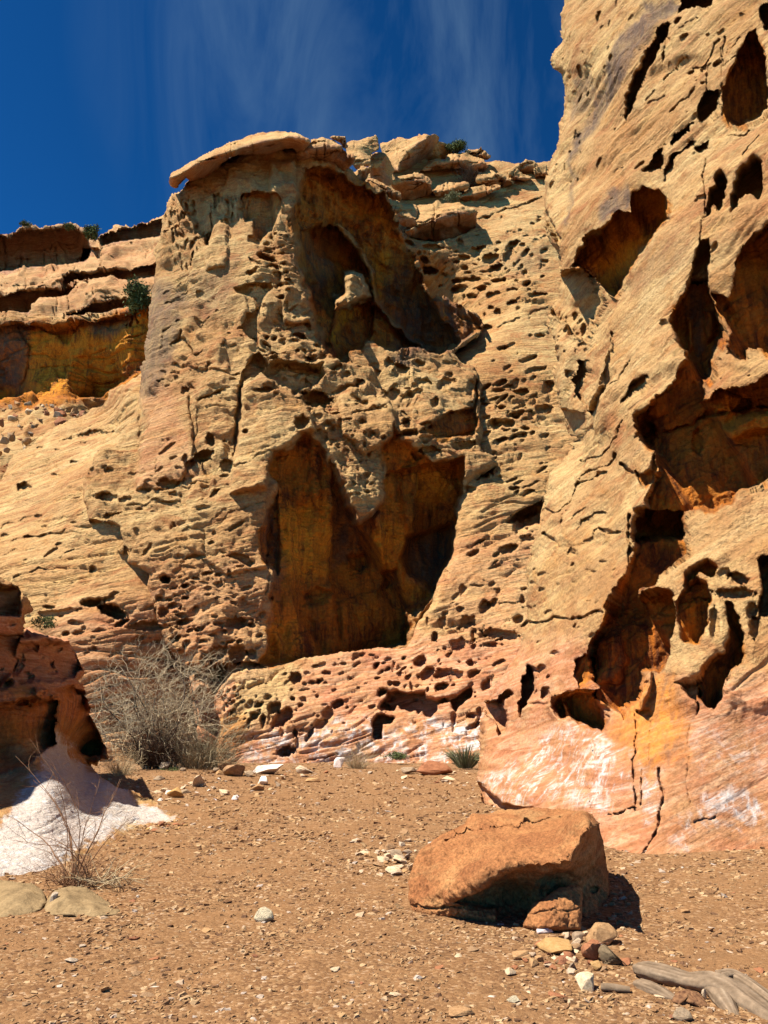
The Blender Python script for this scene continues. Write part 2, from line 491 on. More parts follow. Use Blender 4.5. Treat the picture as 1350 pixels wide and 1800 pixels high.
    gp0 = np.linalg.norm(np.gradient(P, axis=0), axis=-1); gp1 = np.linalg.norm(np.gradient(P, axis=1), axis=-1)
    spc = np.maximum(gp0, gp1)[sel]          # how far apart the survey points lie: no detail finer than that
    for k, (kind, amp, wl) in enumerate(noise):
        sd = seed * 31 + k * 7
        amp = amp * (1 - sstep(0.16 * wl, 0.5 * wl, spc))
        if kind == 'fbm': h += amp * fbm(p / wl, 4, 0.5, seed=sd)
        elif kind == 'fine': h += amp * fbm(p / wl, 2, 0.6, seed=sd)
        elif kind == 'ridge': h += amp * (fbm(p / wl, 3, 0.5, seed=sd, ridge=True) - 0.6)
        elif kind == 'bed':                # ledgy bedding: sharp shadowed partings
            q = pb / np.array([wl * 7, wl * 7, wl]) + (fbm(p / (wl * 6), 2, seed=sd + 3) * 0.8)[:, None] * np.array([0, 0, 1.0])
            n = fbm(q, 3, 0.55, seed=sd)
            h += amp * (0.5 * n + 0.9 * np.sign(n) * np.abs(n) ** 0.5 * 0.5)
        elif kind == 'part':               # thin partings along the bedding
            q = pb / np.array([wl * 8, wl * 8, wl]) + (fbm(p / (wl * 8), 2, seed=sd + 3) * 0.9)[:, None] * np.array([0, 0, 1.0])
            n = np.abs(fbm(q, 2, 0.5, seed=sd))
            gate = sstep(-0.15, 0.35, perlin(p / (wl * 5), sd + 9))
            h -= amp * (1 - sstep(0.0, 0.13, n)) * gate
        elif kind == 'scale':              # flaking shells with crisp edges
            n = fbm(p / wl, 3, 0.5, seed=sd)
            h += amp * np.floor(n * 4.0) / 4.0 + amp * 0.25 * n
        elif kind == 'facet':              # jointed blocks: tilted planes that break off at crisp edges
            q = (pb + 0.22 * wl * np.stack([fbm(p / wl, 2, seed=sd + 1), fbm(p / wl + 7, 2, seed=sd + 2), fbm(p / wl + 13, 2, seed=sd + 3)], -1)) / np.array([wl, wl * 1.2, wl * 1.5])
            i0 = np.floor(q).astype(np.int64); hv = np.zeros(len(q)); ws = np.full(len(q), 1e-9)
            for ax in (-1, 0, 1):
                for ay in (-1, 0, 1):
                    for az in (-1, 0, 1):
                        hs = _hash((i0[:, 0] + ax) & 0xffffffff, (i0[:, 1] + ay) & 0xffffffff, (i0[:, 2] + az) & 0xffffffff, sd + 11)
                        f0 = (hs & np.uint32(255)) / 255.0; f1 = ((hs >> np.uint32(8)) & np.uint32(255)) / 255.0; f2 = ((hs >> np.uint32(16)) & np.uint32(255)) / 255.0; f3 = (hs >> np.uint32(24)) / 255.0
                        dx = q[:, 0] - i0[:, 0] - ax - f0; dy = q[:, 1] - i0[:, 1] - ay - f1; dz = q[:, 2] - i0[:, 2] - az - f2
                        w_ = np.exp(-16.0 * (dx * dx + dy * dy + dz * dz))
                        ws += w_; hv += w_ * ((f3 - 0.5) * 1.1 + dx * (f1 - 0.5) * 1.6 + dz * (f0 - 0.45) * 1.6)
            h += amp * hv / ws
        elif kind == 'flute':
            q = p / np.array([wl, wl, wl * 6]); h += amp * fbm(q, 3, 0.55, seed=sd)
        elif kind == 'pock':
            n = perlin(p / np.array([wl, wl, wl * 0.75]), sd); g = sstep(-0.1, 0.3, perlin(p / (wl * 9), sd + 5))
            h -= amp * sstep(0.3, 0.52, n) * g
    fac = np.ones(X.shape)
    for (pl, feather, val) in calm:        # smooth slabs: little weathering there
        s = win(pl, feather + 20)
        if s is None: continue
        x, y = X[s] + wx[s] * 3, Y[s] + wy[s] * 3
        q = seg_dist(pl, x, y); q = np.where(inside(pl, x, y), q, -q)
        fac[s] = np.minimum(fac[s], 1 - (1 - val) * sstep(-feather, feather, q))
    hd = np.zeros(X.shape)
    for (pl, feather, amp, wl) in drapes:  # fluted, flaking back walls of the alcoves
        s = win(pl, 8)
        if s is None: continue
        q = sdf(pl, s)
        g = sstep(0, feather, q)
        pp = Pm[s]
        f_ = fbm(pp / np.array([wl, wl, wl * 5.5]) + fbm(pp / (wl * 3), 2, seed=seed + 90)[..., None] * 0.5, 4, 0.55, seed=seed + 91)
        f2_ = fbm(pp / np.array([wl * 3, wl * 3, wl * 2]), 3, 0.5, seed=seed + 92)
        hd[s] += g * amp * (1.1 * f_ + np.floor(f2_ * 4) / 4 * 0.9)
    P[sel] = p + nrm[sel] * (h * fac[sel])[:, None] - (ray(Xs, Ys)[sel]) * hd[sel][:, None]
    # traced stains and painted shade
    attrs = {}
    for nm in ('red', 'salt', 'amber', 'varn_shade', 'gold'): attrs[nm] = np.zeros(X.shape)
    for (nm, pl, feather, val) in masks:
        s = win(pl, feather + 20)
        if s is None: continue
        x, y = X[s] + wx[s] * 3, Y[s] + wy[s] * 3
        q = seg_dist(pl, x, y); q = np.where(inside(pl, x, y), q, -q)
        if val >= 0: attrs[nm][s] = np.maximum(attrs[nm][s], val * sstep(-feather, feather, q))
        else: attrs[nm][s] *= 1 + val * sstep(-feather, feather, q)
    idx = np.full(X.shape, -1, np.int64); idx[sel] = np.arange(sel.sum())
    a, b, c_, d = idx[:-1, :-1], idx[:-1, 1:], idx[1:, 1:], idx[1:, :-1]
    ok = (a >= 0) & (b >= 0) & (c_ >= 0) & (d >= 0)
    quads = np.stack([a[ok], d[ok], c_[ok], b[ok]], -1)
    tris = []
    for t3, out in (((a, d, c_), b), ((d, c_, b), a), ((c_, b, a), d), ((b, a, d), c_)):
        k3 = (out < 0) & (t3[0] >= 0) & (t3[1] >= 0) & (t3[2] >= 0)
        if k3.any(): tris.append(np.stack([t3[0][k3], t3[1][k3], t3[2][k3]], -1))
    tris = np.concatenate(tris) if tris else np.zeros((0, 3), np.int64)
    V = P[sel]
    A = {k: v[sel] for k, v in attrs.items()}
    # open boundary
    E = [quads[:, [i, (i + 1) % 4]] for i in range(4)] + [tris[:, [i, (i + 1) % 3]] for i in range(3)]
    E = np.concatenate(E)
    big = len(V) + 1
    key = E[:, 0] * big + E[:, 1]; rk = E[:, 1] * big + E[:, 0]
    be = E[~np.isin(key, rk)]
    faces = [quads, tris]
    if closed:
        tt = np.clip(d_edge / edge_w, 0, 1)
        Db = rbf(ctrl, X, Y, c)
        Db = Db + edge_r + thick * np.sqrt(np.clip(1 - (1 - tt) ** 2, 0, 1)) + 0.02
        Pb = at(Xs, Ys, Db)[sel]
        Pb = Pb + tt[sel][:, None] * 0.25 * thick * fbm(Pb / (thick * 0.8 + 0.01), 3, seed=seed + 77)[:, None] * np.array([0, 1, 0.2])
        n0 = len(V)
        V = np.concatenate([V, Pb]); A = {k: np.concatenate([v, v]) for k, v in A.items()}
        faces += [quads[:, ::-1] + n0, tris[:, ::-1] + n0,
                  np.stack([be[:, 1], be[:, 0], be[:, 0] + n0, be[:, 1] + n0], -1)]
    elif back > 0:
        bv = np.unique(be); rem = np.full(len(V), -1); rem[bv] = np.arange(len(bv))
        prev = bv; n0 = len(V)
        newV = [V]; Aadd = {k: [v] for k, v in A.items()}
        for f in (0.12, 0.4, 1.0):
            base = V[bv]; vec = (base - CAM); vec = vec / vec[:, 1:2]
            nv = base + vec * (back * f)
            nv = nv + (fbm(nv / 1.5, 2, seed=seed + 5) * 0.25 * f)[:, None] * np.array([1, 0, -1.0])
            newV.append(nv)
            for k in Aadd: Aadd[k].append(A[k][bv])
            cur = n0 + np.arange(len(bv))
            pi = prev; ci = cur
            i0, i1 = rem[be[:, 0]], rem[be[:, 1]]
            faces.append(np.stack([pi[i1], pi[i0], ci[i0], ci[i1]], -1))
            prev = cur; n0 += len(bv)
        V = np.concatenate(newV); A = {k: np.concatenate(v) for k, v in Aadd.items()}
    if origin == 'base':
        k = np.argsort(V[:, 2])[:max(4, len(V) // 30)]; origin = V[k].mean(0)
    return link_mesh(name, V, faces, mat, A, True, None, origin)
# ================================================================ traced features (photograph pixels)
# ---- the pitted back slope and the red apron at its foot
PIT_A = T(700, 380, 4.5, [(90,210,45,18,-25),(270,240,90,28,-5),(160,292,18,20),(202,288,12,18),(240,300,8,8),(208,350,38,33),
 (250,430,65,32,-5),(375,467,48,18),(480,515,55,22),(600,502,60,18,3),(485,580,65,32,5),(672,582,33,28),(738,640,30,28),(792,620,22,22),
 (590,645,35,25),(527,650,18,28),(490,220,22,22,20),(525,328,45,25,10),(465,365,30,12),(530,415,28,20),(610,280,50,40,40),(632,327,15,12),
 (725,320,65,38,15),(895,240,65,28,35),(880,305,60,40,25),(978,240,30,22),(1010,280,40,18,40),(770,385,68,28,20),(680,430,35,10,10),
 (878,147,22,20),(928,107,8,8),(1060,72,22,15,10),(1108,45,25,14,40),(1088,215,24,20),(1148,180,28,14,35),(1058,308,22,20),
 (1155,272,30,15,20),(1160,343,32,18),(918,358,12,16),(980,370,16,20,30),(950,430,18,20),(1005,418,25,28),(780,500,55,20,15),(835,490,18,28),
 (1020,535,48,22,35),(1095,635,75,20,8),(900,688,42,16,5),(948,730,18,22,20),(1030,688,22,14),(780,740,30,18,25),(680,775,16,22),
 (640,825,20,25),(700,870,42,35,10),(920,595,25,12,-15),(820,25,10,15),(1125,935,42,18,8),(1050,940,18,12,20),(820,1052,45,22,15),
 (895,1020,40,18,20),(1045,1125,80,20,22),(1085,1230,85,18,10),(860,1203,35,14,22),(890,1235,25,10,20),(455,1155,22,14),(750,1160,18,8,10),
 (515,1240,20,11),(820,1305,50,20,20),(930,1300,28,16),(1000,1297,16,11),(945,1090,8,10),(105,1105,28,10),(165,1145,58,18,-10),
 (220,1112,40,14,-15),(320,1108,20,14),(45,1200,55,50),(195,1305,70,32),(370,1315,55,35),(400,1250,28,16),(60,1140,35,8),
 (560,450,14,8,10),(600,375,25,8,-10),(850,380,14,8,30),(870,405,20,8,30),(820,435,14,10),(790,460,12,7),(650,458,22,6),(700,458,12,6),(910,460,15,8)])
PIT_B = T(700, 620, 4.5, [(700,250,50,18,30),(800,280,45,20,5),(830,360,45,22,35),(980,292,62,24,5),(650,355,16,16),(690,398,48,16,5),
 (1015,365,40,12,5),(1090,370,18,28,-20),(975,420,35,16,25),(940,402,18,10),(920,495,85,24,18),(1030,470,30,12,25),(1055,500,45,25,50),
 (1160,430,75,45,10),(1000,618,35,22),(965,685,50,16,5),(1055,655,22,14,20),(765,590,50,55),(865,580,48,38,10),(690,525,45,25),
 (965,825,20,30),(650,905,112,92,0,1.0),(570,1085,50,25),(1195,265,40,45,10),(900,350,20,7),(780,430,12,8),(730,450,14,8),(890,600,12,20),
 (1180,770,25,12,30),(1130,880,22,10,30),(940,1100,22,12,30),(1000,1060,18,8,40),(800,725,60,22,15),(650,778,18,9),(760,790,22,8)])
PIT_BD = T(700, 620, 4.5, [(580,270,25,45),(290,405,28,28),(130,315,35,30),(60,455,30,28),(70,555,22,50),(190,550,50,30),(70,650,65,18),
 (500,740,100,35,5),(600,720,25,30),(390,800,45,25),(250,755,50,40),(155,805,25,25),(565,405,20,16)])
PIT_C = T(680, 900, 4.5, [(600,605,28,32,10),(780,735,48,45,30),(850,710,25,40,-15),(885,625,18,40,-10),(580,755,25,22),(640,840,70,45,20),
 (440,840,35,45,-30),(320,845,18,30),(375,980,22,48),(690,945,28,55),(1075,690,28,35),(1040,850,35,40,-30),(570,1040,70,50,25),
 (900,960,150,46,-15),(840,1040,80,18,5),(960,300,75,30,15),(1080,35,120,42,10),(1050,130,60,40),(1110,215,55,35,5),(690,335,45,25,40),
 (740,240,60,14,30),(855,440,55,12,20),(265,1170,55,40,15),(60,1195,15,22),(95,1215,15,22),(108,1275,28,25),(320,1265,70,40,35),
 (440,1290,70,45,20),(550,1320,60,50,-20),(660,1180,30,35),(690,1290,55,30,35),(885,1185,55,22,20),(520,690,20,12,30),(520,840,14,12),
 (480,890,22,12,30),(470,500,22,25,30),(1100,600,20,10,10)])
PIT_AP = T(380, 1130, 4.5, [(1120,105,45,22,10),(1235,98,25,12),(835,180,28,20),(780,185,22,15),(630,275,58,42,-5),(725,238,28,14),
 (875,238,35,16,-10),(1005,178,28,11),(945,188,22,8),(705,318,18,12),(760,308,25,16),(812,302,16,20),(865,310,18,8),(1055,267,20,8),
 (690,435,26,22),(608,435,22,20),(700,358,45,8,10),(365,318,22,22),(300,330,50,12,25),(425,295,14,12),(410,430,30,25,10),(270,490,42,28,50),
 (330,495,32,28,10),(315,430,10,12),(465,515,58,42,40),(525,600,105,52,42),(495,545,15,15),(300,590,35,32),(260,640,15,45),(370,620,22,50),
 (420,605,15,30),(335,565,15,22),(800,405,15,15),(885,545,50,42,30),(965,472,48,30,30),(825,628,60,35,15),(1030,450,25,14,20),
 (1065,430,10,8),(745,710,50,18,65),(625,705,22,35),(680,675,20,18),(640,790,16,50),(555,860,70,45,15),(520,700,22,55),(1010,620,15,14),
 (1230,490,30,20,20),(1310,390,45,25,25),(1330,500,55,40),(1125,810,15,25),(80,500,22,40,-20),(100,440,20,30,-25),(200,350,35,14,30)])
PIT_AP += T(650, 1130, 4.5, [(570,355,55,28),(160,325,22,22),(215,320,30,22),(100,390,45,20,25),(330,340,14,50,15),(670,640,20,80),
 (800,590,40,25),(820,680,60,25,20),(865,590,25,60),(920,350,50,36,40),(460,370,12,28)])
AP_POLY = [T(650, 1130, 4.5, p) for p in (
 [(60,490),(130,430),(150,380),(220,370),(300,385),(360,380),(440,375),(450,440),(520,470),(600,445),(640,475),(580,490),(540,500),(535,540),(480,610),(450,600),(415,535),(385,580),(365,530),(340,550),(240,530),(205,495),(190,545),(140,520)],
 [(25,740),(20,620),(60,565),(110,560),(190,590),(200,610),(160,640),(110,640),(95,700),(100,760),(50,770)],
 [(640,460),(700,420),(800,360),(815,390),(790,450),(750,480),(690,530),(680,560),(660,530)])]
BIG_NOTCH = T(700, 620, 4.5, [(840,1345),(930,1270),(1050,1200),(1140,1165),(1120,1360),(1000,1370)])

# ---- the tower
TOWER_SHADE = [T(480, 270, 3.5526, [(200,70),(330,100),(460,150),(570,200),(680,240),(740,330),(810,460),(840,560),(890,660),(930,760),(945,870),
 (1010,885),(1110,890),(1180,950),(1290,1060),(1300,1110),(1200,1160),(1080,1215),(1060,1250),(980,1240),(700,1235),(600,1180),(480,1225),(500,1300),
 (400,1310),(330,1240),(265,1080),(250,900),(200,800),(165,600),(140,480),(95,380),(150,250)])]
TOWER_HOLLOW = T(480, 270, 3.5526, [(160,480),(380,420),(530,580),(610,780),(560,760),(440,745),(430,860),(370,1000),(360,1230),(330,1240),(260,1080),(250,900),(200,800)])
TOWER_KNOB = T(480, 270, 3.5526, [(445,745),(500,735),(560,760),(600,830),(612,890),(500,930),(420,975),(378,1000),(380,940),(440,860)])
TOWER_NICHE = T(480, 270, 3.5526, [(385,1010),(490,950),(600,925),(630,970),(620,1100),(600,1170),(480,1220),(490,1300),(400,1310),(360,1200),(360,1060)])
TOWER_FIN = T(480, 270, 3.5526, [(410,425),(530,560),(620,750),(640,930),(780,1090),(985,1235)])
TOWER_ALCOVE = T(350, 650, 2.4545, [(430,280),(470,290),(520,340),(545,390),(580,470),(610,500),(640,590),(685,665),(760,620),(800,560),(800,440),
 (780,340),(835,290),(845,230),(870,300),(950,370),(1000,405),(1060,400),(1140,380),(1145,500),(1115,620),(1110,720),(1080,800),(1060,890),(1000,990),
 (930,1080),(890,1040),(905,1110),(890,1190),(600,1240),(420,1265),(230,1290),(290,1230),(300,1100),(320,900),(270,800),(260,700),(300,620),(320,560),
 (345,500),(320,480),(290,440),(320,350),(400,340)])
TOWER_SMALL = [
 (T(250, 330, 4.5, [(780,60),(900,40),(1100,60),(1100,180),(1030,330),(940,390),(880,360),(870,260),(800,250)]), 1.2),
 (T(250, 330, 4.5, [(560,30),(585,60),(540,300),(520,480),(490,420),(540,200)]), 0.8),
 (T(250, 330, 4.5, [(730,810),(850,770),(1000,790),(1030,820),(980,880),(930,1000),(900,1000),(880,900),(760,840)]), 0.7),
 (T(250, 330, 4.5, [(790,1060),(830,990),(920,980),(910,1220),(920,1270),(840,1180),(800,1100),(700,1100)]), 0.8),
 (T(250, 330, 4.5, [(215,1240),(270,1200),(310,1130),(325,1120),(305,1190),(340,1200),(380,1260),(420,1320),(490,1290),(430,1345),(400,1315),(340,1222),(280,1235)]), 0.5),
 (T(250, 330, 4.5, [(930,1290),(960,1330),(1010,1430),(960,1500),(930,1530),(850,1570),(790,1630),(790,1480),(830,1410),(880,1310)]), 1.4),
 (T(430, 560, 3.1395, [(110,340),(140,280),(240,250),(330,250),(400,270),(440,320),(400,370),(310,410),(270,440),(180,385)]), 1.4),
 (T(140, 680, 3.75, [(1060,30),(1088,20),(1080,200),(1062,270),(1030,440),(1010,480),(1012,320),(1035,200)]), 0.9),
 (T(140, 680, 3.75, [(800,100),(950,60),(930,90),(830,120),(800,150)]), 0.5),
 (T(140, 680, 3.75, [(70,870),(200,880),(270,910),(290,1020),(240,1090),(170,1050),(130,1000),(70,990),(50,950)]), 1.6),
 (T(140, 680, 3.75, [(285,1000),(322,1080),(300,1150),(380,1180),(450,1230),(435,1330),(400,1260),(340,1220),(280,1170)]), 0.8),
 (T(140, 680, 3.75, [(970,1110),(1020,1090),(1110,1110),(1150,1160),(1130,1190),(1060,1145)]), 0.5),
 (T(140, 980, 3.75, [(800,820),(860,850),(900,900),(890,1000),(930,1050),(910,1185),(830,1150),(740,1080),(720,980),(760,880)]), 1.6),
 (T(140, 980, 3.75, [(815,770),(960,690),(1120,690),(1235,735),(1000,775),(935,850),(900,905),(860,830)]), 1.5),
 (T(700, 620, 4.5, [(165,640),(350,480),(590,445),(612,200),(635,225),(610,650),(350,665)]), 1.6)]
PIT_D = T(250, 330, 4.5, [(980,560,70,35,-25),(1060,655,40,22),(1110,610,22,15),(900,600,70,12,-40),(880,400,60,36,-20),(525,1425,20,40,-10),
 (400,1610,30,22),(300,1540,22,22),(200,1550,35,18),(235,1580,25,18),(270,1480,40,16),(195,1420,20,10),(240,1450,14,10),(270,1395,16,8),
 (650,1270,12,28,-30),(720,1268,35,8,25),(685,1150,15,10),(785,1172,12,10),(870,1180,40,25,-20),(740,1490,35,14,20),(730,1555,35,14,25),
 (620,1650,60,14,15),(1065,1290,45,20,-25),(980,1218,35,10),(1250,1170,55,25,-30),(1210,1210,45,15),(1230,1285,15,15),(1330,1345,30,20),
 (1080,1095,14,14),(1050,1035,14,12),(450,835,30,28),(1040,1375,30,35),(1155,1365,30,15),(1120,1030,30,14),(1000,490,40,14),(1080,510,40,10),(1130,690,22,10)])
PIT_D += T(430, 560, 3.1395, [(115,130,25,8),(170,170,30,18,-25),(300,90,40,22,-20),(370,215,38,22),(430,205,20,22),(290,175,14,12),(500,290,35,14,15),
 (560,320,22,14),(640,355,35,22,10),(560,385,70,14,10),(390,455,85,55,0),(125,420,50,12,5),(310,590,40,35,-20),(390,575,25,18),(460,605,25,14,15),
 (500,630,40,18),(430,670,25,30),(620,410,40,10,-10),(670,425,20,14),(690,490,120,12,22),(870,270,50,38),(985,345,50,26),(1110,355,50,28,10),
 (1130,310,25,14),(1210,300,16,9),(1250,385,25,45,-10),(1245,475,16,16),(830,385,45,32),(930,420,50,35),(1050,470,25,25),(890,505,22,30),
 (895,575,22,38),(985,575,48,26),(895,640,55,16),(1030,735,65,30),(1210,700,75,30,8),(960,750,30,28),(600,690,14,14),(660,700,10,14),(5,625,18,12),
 (920,205,20,8),(965,235,42,16,-8),(880,205,14,8),(740,270,20,14),(800,240,28,30),(720,240,25,14),(1160,240,18,12)])
PIT_D += T(140, 680, 3.75, [(870,370,30,45),(955,365,18,20),(990,365,14,14),(725,505,40,30),(820,470,70,40),(840,520,40,40),(970,530,50,45),
 (690,465,20,35),(565,610,70,28,3),(440,655,32,28,20),(640,520,20,12),(175,720,70,28,15),(290,725,45,20,20),(550,735,60,16,10),(210,830,65,15,20),
 (350,775,60,10,12),(830,625,60,9,10),(810,790,45,14,10),(890,710,45,16,35),(565,400,75,12,35),(560,1270,35,25),(90,1175,28,18),(750,1115,70,14,15),
 (710,1185,55,12,-10),(1030,920,60,12,30),(885,940,18,14),(865,1010,22,20),(820,1285,35,10),(520,1380,30,15),(690,1380,22,12),(440,1080,50,14,50),
 (90,600,55,18,70),(30,680,25,15,30),(30,955,45,30),(375,950,20,22),(600,900,14,40),(1095,300,20,14),(1220,55,60,14,5),(545,345,10,8),(580,340,10,8),(700,40,30,20,20)])
PIT_P10 = T(140, 980, 3.75, [(565,142,35,25),(690,260,22,14),(605,300,35,14),(515,255,28,15,15),(460,328,40,12,15),(540,345,35,32,20),(675,410,50,22,10),
 (660,320,12,18),(625,345,20,9),(780,465,32,18,10),(840,440,30,8,20),(910,265,28,14,10),(970,270,18,12),(1010,300,28,18),(935,308,35,10),
 (1040,430,85,38),(920,440,35,14),(950,485,25,12),(470,445,130,28),(80,290,75,30,5),(220,345,95,38,-20),(285,415,55,18,30),(400,525,55,14,15),
 (235,620,50,12,35),(630,525,35,22,15),(640,660,75,60,15),(750,715,45,28),(890,640,85,45,30),(1040,640,60,60),(1140,640,35,30),(870,760,90,60),
 (830,550,15,12),(745,620,14,10),(790,590,14,10),(700,560,25,18,20),(1140,440,22,22),(1255,270,18,14),(1070,300,25,30),(985,100,14,25),(960,485,14,12)])
PIT_D += PIT_P10
CRACK_D = [(T(140, 680, 3.75, p), w, d) for p, w, d in (
 ([(430,10),(400,90),(385,180),(370,300)], 2.2, 0.35), ([(490,460),(500,570)], 1.6, 0.25), ([(1270,430),(1180,450),(1030,530)], 2.0, 0.3),
 ([(640,710),(660,550)], 3.0, 0.4), ([(500,740),(630,710)], 2.5, 0.35), ([(680,945),(800,905),(1000,830),(1240,760)], 1.8, 0.3),
 ([(800,905),(815,1060),(850,1090)], 1.8, 0.3), ([(850,1090),(920,1065),(960,1080)], 2.0, 0.3), ([(860,860),(970,810)], 1.8, 0.25),
 ([(250,830),(420,770),(620,740)], 2.0, 0.3), ([(150,850),(260,810)], 3.0, 0.5), ([(780,90),(790,200),(740,450)], 2.2, 0.35), ([(1240,1100),(1220,1380)], 2.5, 0.5),
 ([(1310,620),(1300,760),(1240,1080)], 1.5, 0.25), ([(660,640),(790,590),(980,600)], 1.8, 0.25), ([(850,1170),(910,1225),(960,1310)], 1.6, 0.25))]
CRACK_D += [(T(250, 330, 4.5, p), w, d) for p, w, d in (
 ([(150,1290),(170,1150),(300,1060)], 2.0, 0.35), ([(420,1030),(520,990),(590,950)], 2.0, 0.35), ([(180,900),(250,850),(350,810)], 2.2, 0.35),
 ([(480,890),(560,860)], 2.0, 0.3), ([(660,260),(665,480)], 2.0, 0.4), ([(430,1330),(440,1450)], 1.8, 0.25), ([(840,545),(960,650)], 2.0, 0.35),
 ([(160,830),(300,750)], 1.6, 0.25), ([(450,1040),(400,1090)], 1.6, 0.25))]

